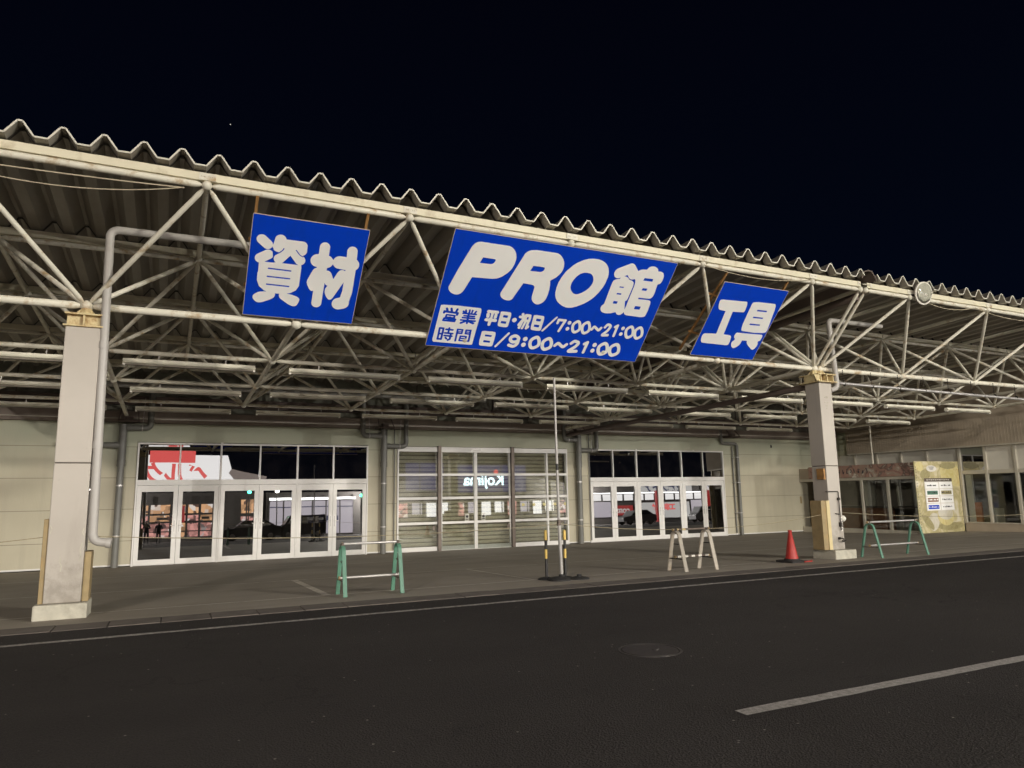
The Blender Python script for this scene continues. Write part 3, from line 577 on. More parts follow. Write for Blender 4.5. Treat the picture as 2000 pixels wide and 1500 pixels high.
# ---------------------------------------------------------------- blue signs
GL = json.loads('''{"shizai":[["s",0.0778,0,0,[[1.076,0.718],[1.164,0.791]]],["s",0.0805,0,0,[[1.188,0.956],[1.083,1.03]]],["s",0.0836,0,0,[[1.345,0.688],[1.325,0.811]]],["s",0.0757,0,0,[[1.415,0.748],[1.676,0.746],[1.678,0.832]]],["s",0.0813,0,0,[[1.497,0.819],[1.359,1.005]]],["s",0.0794,0,0,[[1.524,0.815],[1.671,0.992]]],["p",0,0,1,[[1.389,0.681],[1.646,0.693],[1.573,0.839],[1.426,0.839]]],["p",0,2,1,[[1.062,1.078],[1.707,1.072],[1.703,1.159],[1.713,1.601],[1.074,1.612]]],["p",0,0,1,[[1.069,1.087],[1.701,1.073],[1.703,1.126],[1.7,1.321],[1.078,1.402]]],["c",0.0126,0,0,[[1.22,1.187],[1.552,1.19]]],["c",0.0128,0,0,[[1.218,1.326],[1.552,1.326]]],["c",0.0129,0,0,[[1.222,1.462],[1.554,1.463]]],["C",0,0,1,[[1.497,0.975],[1.447,1.042],[1.562,1.044]]],["c",0.0086,1,0,[[1.408,0.827],[1.392,0.86],[1.36,0.895],[1.318,0.925],[1.272,0.96]]],["c",0.0078,1,0,[[1.592,0.828],[1.617,0.858],[1.655,0.9],[1.705,0.926]]],["c",0.0086,1,0,[[1.246,0.845],[1.263,0.935],[1.271,0.996],[1.257,1.029]]],["C",0,0,1,[[1.272,0.96],[1.28,1.037],[1.217,1.04],[1.263,0.997]]],["p",0,2,1,[[1.139,1.594],[1.36,1.583],[1.37,1.67],[1.288,1.735],[1.137,1.808],[1.055,1.768],[1.027,1.7],[1.057,1.647]]],["p",0,2,1,[[1.421,1.586],[1.631,1.6],[1.748,1.647],[1.747,1.715],[1.71,1.804],[1.628,1.808],[1.494,1.722],[1.427,1.674]]],["s",0.0792,0,0,[[2.014,0.711],[2.022,1.706]]],["s",0.1103,0,0,[[1.935,0.955],[2.07,0.958]]],["p",0,2,1,[[1.904,1.067],[2.053,1.101],[1.951,1.466],[1.935,1.496],[1.892,1.496],[1.831,1.403],[1.813,1.323],[1.851,1.236]]],["p",0,2,1,[[2.074,1.114],[2.145,1.105],[2.195,1.169],[2.252,1.317],[2.153,1.38],[2.11,1.357],[2.083,1.272]]],["s",0.0813,0,0,[[2.447,0.722],[2.477,1.11],[2.483,1.446],[2.452,1.656]]],["s",0.1079,0,0,[[2.437,1.658],[2.375,1.679]]],["s",0.1104,0,0,[[2.281,0.942],[2.485,0.955]]],["p",0,2,1,[[2.298,1.046],[2.224,1.265],[2.128,1.405],[2.117,1.479],[2.153,1.577],[2.212,1.633],[2.266,1.598],[2.376,1.346],[2.455,1.102]]]],"pro":[["p",0,2,1,[[4.571,0.236],[5.028,0.227],[5.156,0.263],[5.242,0.355],[5.278,0.468],[5.261,0.636],[5.18,0.761],[5.066,0.857],[4.934,0.893],[4.557,0.903],[4.557,0.903],[4.557,0.903],[4.483,1.164],[4.435,1.242],[4.363,1.275],[4.254,1.252],[4.187,1.182],[4.181,1.1],[4.39,0.376],[4.439,0.288],[4.495,0.248]]],["C",0,2,1,[[4.656,0.515],[4.656,0.515],[4.88,0.512],[4.907,0.532],[4.887,0.593],[4.826,0.625],[4.623,0.624],[4.623,0.624]]],["p",0,2,1,[[5.544,0.241],[5.98,0.223],[6.117,0.271],[6.225,0.395],[6.246,0.558],[6.173,0.692],[6.058,0.781],[6.058,0.781],[6.058,0.781],[6.093,0.871],[6.114,1.052],[6.093,1.195],[6.005,1.277],[5.918,1.284],[5.826,1.22],[5.794,1.122],[5.8,0.97],[5.79,0.934],[5.746,0.902],[5.551,0.896],[5.551,0.896],[5.551,0.896],[5.466,1.171],[5.418,1.255],[5.345,1.276],[5.231,1.246],[5.172,1.178],[5.176,1.103],[5.387,0.37],[5.438,0.286]]],["C",0,2,1,[[5.637,0.539],[5.637,0.539],[5.852,0.534],[5.878,0.559],[5.866,0.612],[5.803,0.647],[5.604,0.644],[5.604,0.644]]],["p",0,3,1,[[6.821,0.228],[7.009,0.256],[7.152,0.356],[7.224,0.53],[7.2,0.797],[7.039,1.079],[6.748,1.265],[6.548,1.287],[6.334,1.184],[6.227,0.996],[6.242,0.686],[6.401,0.417],[6.606,0.274]]],["C",0,3,1,[[6.761,0.523],[6.874,0.547],[6.956,0.678],[6.912,0.832],[6.781,0.958],[6.647,0.997],[6.524,0.903],[6.496,0.765],[6.563,0.616],[6.651,0.543]]],["s",0.1078,0,0,[[7.422,0.445],[7.629,0.328],[7.741,0.431]]],["p",0,2,1,[[7.563,0.491],[7.647,0.506],[7.704,0.557],[7.704,0.557],[7.778,0.564],[7.836,0.612],[7.837,0.958],[7.792,1.004],[7.792,1.004],[7.847,1.147],[7.866,1.241],[7.802,1.31],[7.72,1.305],[7.678,1.255],[7.678,1.255],[7.567,1.299],[7.43,1.308],[7.329,1.266],[7.306,1.168],[7.355,1.108],[7.355,1.108],[7.341,0.636],[7.392,0.578],[7.482,0.56],[7.482,0.56],[7.504,0.514]]],["C",0,0,1,[[7.545,0.709],[7.64,0.708],[7.644,0.734],[7.544,0.736]]],["C",0,0,1,[[7.542,0.85],[7.645,0.85],[7.646,0.882],[7.54,0.881]]],["C",0,0,1,[[7.538,1.024],[7.634,1.025],[7.631,1.079],[7.538,1.082]]],["p",0,2,1,[[7.819,0.338],[7.89,0.305],[7.993,0.299],[7.993,0.299],[8.02,0.234],[8.116,0.208],[8.215,0.235],[8.255,0.302],[8.255,0.302],[8.338,0.295],[8.408,0.334],[8.442,0.442],[8.42,0.545],[8.363,0.565],[8.363,0.565],[8.385,0.785],[8.354,0.878],[8.273,0.893],[8.06,0.891],[8.06,0.891],[8.057,0.924],[8.057,0.924],[8.32,0.915],[8.387,0.949],[8.4,1.253],[8.343,1.308],[7.937,1.305],[7.862,1.256],[7.855,1.167],[7.868,0.568],[7.76,0.491]]],["C",0,0,1,[[8.015,0.472],[8.214,0.469],[8.222,0.526],[8.005,0.53]]],["C",0,0,1,[[8.065,0.683],[8.175,0.681],[8.174,0.732],[8.058,0.733]]],["C",0,0,1,[[8.062,1.076],[8.197,1.076],[8.197,1.145],[8.059,1.147]]],["p",0,2,1,[[4.147,1.484],[4.873,1.473],[4.909,1.5],[4.922,1.585],[4.932,2.223],[4.909,2.261],[4.183,2.263],[4.143,2.228],[4.137,2.158],[4.126,1.525]]],["c",0.0216,0,0,[[4.26,1.558],[4.281,1.598]]],["c",0.0217,0,0,[[4.344,1.552],[4.363,1.601]]],["c",0.0218,0,0,[[4.458,1.554],[4.445,1.605]]],["c",0.0216,0,0,[[4.228,1.616],[4.227,1.644]]],["c",0.0216,0,0,[[4.228,1.618],[4.483,1.629],[4.477,1.663]]],["c",0.0174,0,1,[[4.283,1.68],[4.44,1.686],[4.438,1.735],[4.279,1.729]]],["c",0.0186,0,1,[[4.254,1.755],[4.47,1.759],[4.463,1.8],[4.245,1.799]]],["c",0.0175,0,0,[[4.355,1.722],[4.353,1.757]]],["c",0.0176,0,0,[[4.62,1.552],[4.636,1.594]]],["c",0.0176,0,0,[[4.691,1.544],[4.698,1.589]]],["c",0.0176,0,0,[[4.578,1.579],[4.614,1.608]]],["c",0.0177,0,0,[[4.748,1.547],[4.743,1.589]]],["c",0.0178,0,0,[[4.819,1.56],[4.801,1.599]]],["c",0.0176,0,0,[[4.581,1.62],[4.835,1.618]]],["c",0.0177,0,0,[[4.615,1.665],[4.812,1.665]]],["c",0.0177,0,0,[[4.593,1.707],[4.828,1.705]]],["c",0.0178,0,0,[[4.571,1.757],[4.851,1.755]]],["c",0.021,0,0,[[4.69,1.599],[4.705,1.81]]],["c",0.0212,0,0,[[4.681,1.769],[4.587,1.817]]],["c",0.0224,0,0,[[4.724,1.768],[4.825,1.804]]],["c",0.0199,0,1,[[4.224,1.959],[4.297,1.96],[4.301,2.184],[4.234,2.184]]],["c",0.0178,0,0,[[4.229,2.074],[4.3,2.074]]],["c",0.0189,0,0,[[4.349,1.975],[4.476,1.976]]],["c",0.0189,0,0,[[4.403,1.944],[4.406,2.043]]],["c",0.019,0,0,[[4.343,2.05],[4.493,2.053]]],["c",0.019,0,0,[[4.346,2.105],[4.491,2.108]]],["c",0.0202,0,0,[[4.461,2.062],[4.466,2.169],[4.433,2.192]]],["c",0.0191,0,0,[[4.378,2.147],[4.4,2.166]]],["c",0.0191,0,0,[[4.567,1.957],[4.579,2.194]]],["c",0.0193,0,0,[[4.821,1.952],[4.838,2.179],[4.803,2.182]]],["c",0.0168,0,1,[[4.569,1.957],[4.663,1.955],[4.663,2.032],[4.569,2.031]]],["c",0.0112,0,0,[[4.571,1.998],[4.662,1.995]]],["c",0.017,0,1,[[4.731,1.955],[4.824,1.955],[4.829,2.03],[4.735,2.029]]],["c",0.0113,0,0,[[4.735,1.994],[4.825,1.992]]],["c",0.017,0,1,[[4.654,2.09],[4.767,2.091],[4.77,2.183],[4.652,2.181]]],["c",0.0148,0,0,[[4.653,2.135],[4.769,2.137]]],["s",0.0292,0,0,[[5.053,1.528],[5.235,1.53]]],["s",0.0327,0,0,[[5.061,1.588],[5.071,1.63]]],["s",0.0329,0,0,[[5.212,1.584],[5.215,1.634]]],["s",0.0306,0,0,[[5.051,1.701],[5.239,1.702]]],["s",0.0305,0,0,[[5.139,1.538],[5.137,1.792]]],["c",0.0102,0,0,[[5.108,1.577],[5.111,1.645]]],["c",0.0102,0,0,[[5.179,1.575],[5.177,1.646]]],["p",0,2,1,[[5.296,1.5],[5.481,1.498],[5.518,1.526],[5.528,1.789],[5.497,1.822],[5.338,1.819],[5.303,1.787],[5.291,1.528]]],["C",0,0,1,[[5.364,1.57],[5.461,1.572],[5.461,1.624],[5.364,1.62]]],["C",0,0,1,[[5.357,1.696],[5.463,1.697],[5.464,1.749],[5.356,1.745]]],["s",0.0477,0,0,[[5.611,1.651]]],["s",0.0279,0,0,[[5.746,1.514],[5.762,1.548]]],["s",0.0279,0,0,[[5.707,1.574],[5.801,1.583],[5.727,1.738]]],["s",0.0281,0,0,[[5.779,1.654],[5.753,1.799]]],["s",0.0187,0,0,[[5.793,1.641],[5.829,1.661]]],["p",0,2,1,[[5.799,1.499],[5.905,1.5],[5.931,1.523],[5.94,1.649],[5.919,1.667],[5.83,1.664],[5.804,1.639],[5.789,1.521]]],["C",0,0,1,[[5.849,1.562],[5.885,1.564],[5.887,1.615],[5.849,1.614]]],["s",0.0247,0,0,[[5.842,1.666],[5.816,1.805]]],["s",0.0248,0,0,[[5.902,1.662],[5.898,1.8]]],["s",0.0166,0,0,[[5.898,1.801],[5.935,1.778],[5.936,1.753]]],["c",0.0047,0,0,[[5.815,1.662],[5.791,1.807]]],["p",0,2,1,[[5.973,1.502],[6.167,1.5],[6.206,1.529],[6.224,1.797],[6.192,1.832],[6.026,1.828],[5.988,1.796],[5.968,1.53]]],["C",0,0,1,[[6.046,1.574],[6.148,1.575],[6.149,1.629],[6.048,1.625]]],["C",0,0,1,[[6.042,1.702],[6.153,1.703],[6.156,1.757],[6.043,1.752]]],["s",0.0204,0,0,[[6.457,1.507],[6.253,1.815]]],["s",0.0267,0,0,[[6.515,1.622],[6.519,1.552],[6.662,1.552],[6.599,1.788]]],["s",0.0404,0,0,[[6.767,1.591]]],["s",0.0407,0,0,[[6.768,1.723]]],["s",0.0296,2,1,[[6.943,1.542],[7.008,1.61],[7.028,1.721],[6.945,1.782],[6.882,1.723],[6.865,1.612]]],["s",0.0299,2,1,[[7.159,1.541],[7.225,1.609],[7.246,1.721],[7.163,1.782],[7.097,1.723],[7.08,1.612]]],["s",0.0313,2,1,[[8.175,1.536],[8.248,1.606],[8.274,1.721],[8.188,1.785],[8.117,1.723],[8.094,1.609]]],["s",0.0316,2,1,[[8.393,1.535],[8.468,1.606],[8.495,1.721],[8.409,1.785],[8.336,1.723],[8.312,1.608]]],["s",0.0278,1,0,[[7.302,1.683],[7.345,1.622],[7.456,1.688],[7.499,1.632]]],["s",0.0293,1,0,[[7.58,1.608],[7.62,1.546],[7.693,1.571],[7.668,1.676],[7.586,1.784],[7.709,1.776]]],["p",0,2,1,[[7.607,1.753],[7.71,1.746],[7.738,1.799],[7.577,1.811]]],["s",0.0283,0,0,[[7.807,1.581],[7.853,1.543],[7.852,1.779]]],["s",0.0415,0,0,[[7.999,1.593]]],["s",0.0418,0,0,[[8.001,1.723]]],["s",0.0341,2,1,[[6.19,1.968],[6.259,2.036],[6.271,2.148],[6.168,2.21],[6.099,2.151],[6.091,2.039]]],["s",0.0345,2,1,[[6.458,1.974],[6.529,2.043],[6.542,2.156],[6.437,2.219],[6.367,2.159],[6.358,2.046]]],["s",0.0366,2,1,[[7.732,1.97],[7.812,2.041],[7.831,2.159],[7.721,2.224],[7.642,2.162],[7.627,2.044]]],["s",0.0371,2,1,[[8.005,1.968],[8.087,2.04],[8.107,2.159],[7.996,2.224],[7.915,2.161],[7.899,2.043]]],["s",0.0325,1,0,[[6.629,2.115],[6.689,2.061],[6.807,2.126],[6.877,2.068]]],["s",0.0342,1,0,[[6.97,2.033],[7.033,1.981],[7.125,2.013],[7.081,2.108],[6.972,2.213],[7.143,2.204]]],["p",0,2,1,[[7.018,2.179],[7.156,2.17],[7.182,2.231],[6.964,2.242]]],["s",0.0321,0,0,[[7.264,2.022],[7.324,1.98],[7.311,2.213]]],["s",0.048,0,0,[[7.505,2.024]]],["s",0.0484,0,0,[[7.505,2.157]]],["p",0,2,1,[[5.055,1.936],[5.292,1.933],[5.331,1.96],[5.34,2.223],[5.312,2.256],[5.089,2.256],[5.049,2.224],[5.034,1.97]]],["C",0,0,1,[[5.126,2.007],[5.262,2.013],[5.26,2.051],[5.122,2.049]]],["C",0,0,1,[[5.127,2.129],[5.262,2.135],[5.262,2.177],[5.124,2.175]]],["s",0.0212,0,0,[[5.584,1.941],[5.398,2.243]]],["s",0.0336,2,1,[[5.818,2.024],[5.743,1.981],[5.665,2.016],[5.661,2.078],[5.726,2.117],[5.807,2.09]]],["s",0.0324,1,0,[[5.82,2.03],[5.823,2.142],[5.761,2.208],[5.661,2.191]]],["s",0.0483,0,0,[[5.96,2.029]]],["s",0.0486,0,0,[[5.96,2.157]]]],"kogu":[["p",0,2,1,[[10.05,0.69],[10.692,0.663],[10.756,0.695],[10.794,0.903],[10.736,0.933],[10.148,0.949],[10.061,0.903],[10.011,0.733]]],["p",0,2,1,[[10.075,1.494],[10.698,1.481],[10.775,1.522],[10.807,1.716],[10.739,1.746],[10.101,1.752],[10.022,1.708],[9.98,1.536]]],["p",0,0,1,[[10.284,0.895],[10.474,0.89],[10.543,1.585],[10.34,1.587]]],["p",0,2,1,[[10.93,0.649],[11.457,0.624],[11.553,0.669],[11.675,1.297],[11.595,1.364],[11.013,1.379],[10.908,1.317],[10.864,0.699]]],["C",0,0,1,[[11.1,0.823],[11.378,0.819],[11.378,0.853],[11.102,0.86]]],["C",0,0,1,[[11.084,0.992],[11.367,0.988],[11.368,1.022],[11.087,1.028]]],["C",0,0,1,[[11.087,1.16],[11.379,1.157],[11.38,1.191],[11.086,1.197]]],["p",0,2,1,[[10.894,1.407],[11.549,1.386],[11.618,1.421],[11.607,1.548],[11.607,1.548],[11.547,1.568],[11.611,1.661],[11.554,1.795],[11.473,1.78],[11.28,1.656],[11.252,1.581],[11.252,1.581],[11.105,1.584],[11.105,1.584],[11.114,1.688],[10.996,1.804],[10.898,1.767],[10.841,1.654],[10.922,1.577],[10.829,1.523],[10.843,1.419]]]]}''')
SA = Vector((0, 10.344, 5.96)); SD = Vector((0, .67826, -.73482)); SN = Vector((0, -.73482, -.67826))
def catmull(P, closed):
    P = [np.array(q, float) for q in P]; n = len(P); out = []
    for i in range(n if closed else n-1):
        p1, p2 = P[i], P[(i+1) % n]
        p0 = P[i-1] if (i > 0 or closed) else 2*p1-p2
        p3 = P[(i+2) % n] if (i+2 < n or closed) else 2*p2-p1
        for t_ in np.linspace(0, 1, 6, endpoint=False): out.append(.5*(2*p1+(p2-p0)*t_+(2*p0-5*p1+4*p2-p3)*t_**2+(3*p1-p0-3*p2+p3)*t_**3))
    if not closed: out.append(P[-1])
    return out
def chaikin(P, it):
    P = [np.array(q, float) for q in P]
    for _ in range(it): P = [q for a, b in zip(P, P[1:]+P[:1]) for q in (a*.75+b*.25, a*.25+b*.75)]
    return P
def segdist(X, Y, a, b):
    d = b-a; L = d@d
    t_ = np.clip(((X-a[0])*d[0]+(Y-a[1])*d[1])/L, 0, 1) if L > 1e-12 else 0
    return np.hypot(X-a[0]-t_*d[0], Y-a[1]-t_*d[1])
def lettering_loops(items, s0, s1, t0, t1, h):
    xs = np.arange(s0, s1, h); ys = np.arange(t0, t1, h); X, Y = np.meshgrid(xs, ys); D = np.full(X.shape, 1.0)
    for typ, r, sm, cl, pts in items:
        if typ in 'sc':
            P = catmull(pts, sm == 2 or cl) if sm else [np.array(q, float) for q in pts]
            if cl: P = P+[P[0]]
        else: P = chaikin(pts, sm) if sm else [np.array(q, float) for q in pts]
        A_ = np.array(P); pad = r+.03
        i0, i1 = np.searchsorted(xs, A_[:, 0].min()-pad), np.searchsorted(xs, A_[:, 0].max()+pad)
        j0, j1 = np.searchsorted(ys, A_[:, 1].min()-pad), np.searchsorted(ys, A_[:, 1].max()+pad)
        x, y = X[j0:j1, i0:i1], Y[j0:j1, i0:i1]
        if typ in 'sc':
            d = np.full(x.shape, 9.)
            for a, b in (zip(P, P[1:]) if len(P) > 1 else [(P[0], P[0])]): d = np.minimum(d, segdist(x, y, a, b))
            d = d-r
        else:
            d = np.full(x.shape, 9.); ins = np.zeros(x.shape, bool)
            for a, b in zip(P, P[1:]+P[:1]):
                if np.allclose(a, b): continue
                d = np.minimum(d, segdist(x, y, a, b))
                if a[1] != b[1]:
                    c = ((a[1] > y) != (b[1] > y)) & (x < (b[0]-a[0])*(y-a[1])/(b[1]-a[1])+a[0]); ins ^= c
            d = np.where(ins, -d, d)
        D[j0:j1, i0:i1] = np.minimum(D[j0:j1, i0:i1], d) if typ in 'sp' else np.maximum(D[j0:j1, i0:i1], -d)
    # marching squares
    nxt = {}; I = D < 0
    code = I[:-1, :-1]*1+I[:-1, 1:]*2+I[1:, 1:]*4+I[1:, :-1]*8
    tab = {1: [(3, 0)], 2: [(0, 1)], 3: [(3, 1)], 4: [(1, 2)], 5: [(3, 0), (1, 2)], 6: [(0, 2)], 7: [(3, 2)], 8: [(2, 3)], 9: [(2, 0)], 10: [(0, 1), (2, 3)], 11: [(2, 1)], 12: [(1, 3)], 13: [(1, 0)], 14: [(0, 3)]}
    pos = {}
    def edge(j, i, e):
        (a, b, key) = {0: ((j, i), (j, i+1), (0, j, i)), 1: ((j, i+1), (j+1, i+1), (1, j, i+1)), 2: ((j+1, i), (j+1, i+1), (0, j+1, i)), 3: ((j, i), (j+1, i), (1, j, i))}[e]
        if key not in pos:
            da, db = D[a], D[b]; f_ = da/(da-db); pos[key] = (xs[a[1]]+(xs[b[1]]-xs[a[1]])*f_, ys[a[0]]+(ys[b[0]]-ys[a[0]])*f_)
        return key
    for j, i in zip(*np.nonzero((code > 0) & (code < 15))):
        for a, b in tab[int(code[j, i])]: nxt[edge(j, i, a)] = edge(j, i, b)
    loops = []; left = set(nxt)
    while left:
        k = next(iter(left)); lp = []
        while k in left: left.discard(k); lp.append(pos[k]); k = nxt.get(k)
        if len(lp) > 5:
            q = [np.array(z) for z in lp]; o = [q[0]]      # drop nearly collinear points
            for a, b in zip(q[1:], q[2:]+[q[0]]):
                c = o[-1]; ar = abs((a[0]-c[0])*(b[1]-c[1])-(a[1]-c[1])*(b[0]-c[0])); L = np.hypot(*(b-c))+1e-9
                if ar/L > .0006: o.append(a)
            if len(o) > 2: loops.append(o)
    return loops
def blue_sign(key, label, s0, s1, t0, t1, h):
    sc_, tc_ = (s0+s1)/2, (t0+t1)/2
    root = thing('shop_sign', label, 'sign', (0, 0, 0), 'blue signs hung on the canopy front')
    mw = Matrix(((1, 0, 0, sc_), (0, -SD.y, SN.y, SA.y+SD.y*tc_), (0, -SD.z, SN.z, SA.z+SD.z*tc_), (0, 0, 0, 1)))
    root.matrix_world = mw; root.location = mw.translation
    hw, hh = (s1-s0)/2, (t1-t0)/2
    MB().box(-hw, -hh, -.018, hw, hh, 0).build('panel', 'blue', root, .002)
    mb = MB()
    for a, b in (((-hw-.004, -hh), (-hw-.004, hh)), ((hw+.004, -hh), (hw+.004, hh)), ((-hw, hh+.004), (hw, hh+.004)), ((-hw, -hh-.004), (hw, -hh-.004))): mb.bar((*a, -.011), (*b, -.011), .008, .02, (0, 0, 1))
    mb.build('edge_strip', 'signedge', root)
    cu = bpy.data.curves.new('lettering', 'CURVE'); cu.dimensions = '2D'; cu.fill_mode = 'BOTH'; cu.extrude = .0015
    for lp in lettering_loops(GL[key], s0, s1, t0, t1, h):
        sp_ = cu.splines.new('POLY'); sp_.points.add(len(lp)-1); sp_.use_cyclic_u = True
        for q, (x, y) in zip(sp_.points, lp): q.co = (x-sc_, -(y-tc_), 0, 1)
    tmp = bpy.data.objects.new('tmp', cu); C.objects.link(tmp)
    me = bpy.data.meshes.new_from_object(tmp.evaluated_get(bpy.context.evaluated_depsgraph_get())); bpy.data.objects.remove(tmp); bpy.data.curves.remove(cu)
    me.transform(Matrix.Translation((0, 0, .0025))); me.materials.clear(); me.materials.append(M['signwhite']); me.name = 'lettering'
    lt = bpy.data.objects.new('lettering', me); C.objects.link(lt); lt.parent = root
    return root, hw, hh
def hangers(root, bars):
    for a, b in bars:
        MB().bar(a, b, .04, .04, (0, 0, 1)).build('hanger', 'wood', root)
r_, hw, hh = blue_sign('shizai', 'nearly square blue sign reading 資材, nearest the left column', .92, 2.655, .335, 2.035, .006)
hangers(r_, [((-hw+.03, hh-.3, -.05), (-hw+.03, hh+.26, -.05)), ((hw-.06, hh-.3, -.05), (hw-.06, hh+.26, -.05)), ((-hw-.03, .42, -.06), (-hw+.3, .42, -.06)), ((-hw-.03, -.35, -.06), (-hw+.3, -.35, -.06))])
r_, hw, hh = blue_sign('pro', 'large wide blue sign reading PRO館 with opening hours, in the middle of the canopy front', 4.045, 8.615, .085, 2.335, .0065)
hangers(r_, [((-hw+.4, -.9, -.05), (-hw+.4, .98, -.05)), ((hw-.4, -.9, -.05), (hw-.4, .98, -.05))])
r_, hw, hh = blue_sign('kogu', 'smaller blue sign reading 工具, nearest the right column', 9.925, 11.68, .315, 2.045, .006)
hangers(r_, [((-hw-.10, -hh-.05, -.26), (-hw+.05, hh+.28, -.10)), ((hw-.10, hh-.2, -.08), (hw-.02, hh+.26, -.12)), ((-hw-.12, .5, -.18), (-hw+.2, .5, -.06)), ((-hw-.14, -.42, -.22), (-hw+.2, -.42, -.06))])

# ---------------------------------------------------------------- fluorescent battens
ORD = ['first', 'second', 'third', 'fourth', 'fifth', 'sixth', 'seventh', 'eighth', 'ninth', 'tenth']
def fixture(loc):
    t = thing('light_batten', '', 'light fixture', loc, 'unlit fluorescent battens under the canopy'); x, y, z = loc
    mb = MB(); L = 2.34
    mb.prism([(-.06, .0), (-.085, -.035), (-.05, -.05), (.05, -.05), (.085, -.035), (.06, .0)], (x+L, y, z+.03), (0, 1, 0), (0, 0, 1), L)
    mb.box(x, y-.055, z+.0305, x+L, y+.055, z+.075); mb.build('housing', 'fixture', t)
    for q in (-.035, .035): MB().rings([(x+.04, y+q, z-.035), (x+L-.04, y+q, z-.035)], .013, 8).build('tube', 'fixturedark', t)
    for q in (.02, L-.02): MB().box(x+q-.02, y-.05, z-.055, x+q+.02, y+.05, z-.021).build('lamp_holder', 'whitepaint', t)
    for q in (.6, L-.55): MB().box(x+q-.008, y-.008, z+.0755, x+q+.008, y+.008, z+.16).build('hanger', 'steel', t)
    return t
proto = None
for j, nm in ((1, 'front'), (2, 'middle'), (3, 'rear')):
    zz = PB(0, j).z-.21
    for i, k in enumerate(list(range(-2, 10)) if j < 3 else list(range(-1, 8))):
        x = X0+3*k+.335+(GAP if k >= 5 else 0)
        if x > 26: continue
        loc = (x, PB(0, j).y, zz+random.uniform(-.012, .012))
        if proto is None: proto = fixture(loc); o = proto
        else: o = dup(proto, loc)
        o['label'] = 'unlit white fluorescent batten in the %s row under the canopy, %s from the left' % (nm, ORD[i] if i < 10 else ('eleventh', 'twelfth')[i-10])
# ---------------------------------------------------------------- store building at the back
ZB = gz(YW)
st = thing('store_building', 'long beige store building with glass doors and a closed shutter under the canopy', 'building', (10, YW, ZB))
OPEN = [(-.90, 6.10, 3.30), (7.11, 13.92, 3.29), (14.87, 21.78, 3.29)]
mb = MB(); xs = -14.0
for a, b, h in OPEN:
    mb.box(xs, YW, ZB+.06, a, YW+.25, 3.86); mb.box(a, YW, h, b, YW+.25, 3.86); xs = b
mb.box(xs, YW, ZB+.06, 28.95, YW+.25, 3.86); mb.build('wall', 'wall', st)
xs = -14.0
for a, b, h in OPEN+[(28.9, 0, 0)]: MB().box(xs, YW-.012, ZB+.03, a-.002, YW+.2, ZB+.075).build('drip_edge', 'white', st); xs = b+.002
mb = MB(); mb.box(-14, YW-.10, 3.87, 28.9, YW+.2, 3.985).box(-14, YW-.14, 3.99, 28.9, YW+.2, 4.205); mb.build('eave_band', 'band', st, .006)
mb = MB(); mb.box(-14, YW-.16, 3.972, 28.9, YW-.101, 3.992); mb.build('flashing', 'decktrim', st)
MB().box(-14, YW+.05, 4.21, 28.9, YW+.3, 6.0).build('upper_wall', 'upper', st)
mb = MB(); mb.box(-14, YW-.12, 4.40, 28.9, YW+.04, 4.415).box(-14, YW-.12, 4.655, 28.9, YW+.04, 4.67).box(-14, YW-.03, 4.416, 28.9, YW+.04, 4.654); mb.build('steel_beam', 'beam', st)
for x in np.arange(-10, 28, 2.97): MB().box(x, YW-.02, 4.68, x+.02, YW+.045, 5.5).build('cover_strip', 'beam', st)
for x in (-1.15, 6.56, 14.2, 22.0):
    mb = MB(); mb.box(x-.28, YW-.62, 3.875, x+.28, YW-.165, 3.89).box(x-.28, YW-.62, 3.84, x+.28, YW-.60, 3.874).box(x-.28, YW-.60, 3.84, x-.26, YW-.165, 3.874).box(x+.26, YW-.60, 3.84, x+.28, YW-.165, 3.874).box(x-.10, YW-.5, 3.891, x+.10, YW-.3, 4.02)
    for q in (-.26, .26): mb.bar((x+q, YW-.6, 3.9), (x+q*.8, YW-.165, 4.36), .025, .025)
    mb.build('support_bracket', 'beam', st)
for i, (x, z, s_) in enumerate([(24.67, 3.53, .05)]):
    MB().prism([(-.05, -.06), (.03, -.07), (.06, .02), (.0, .08), (-.05, .05)], (x, YW-.003, z), (1, 0, 0), (0, 0, 1), .004).build('wall_hole', 'black', st)
MB().prism([(-.04, -.16), (.07, -.17), (.06, .16), (-.05, .15)], (26.27, YW-.003, 1.1), (1, 0, 0), (0, 0, 1), .003).build('wall_patch', 'guard', st)

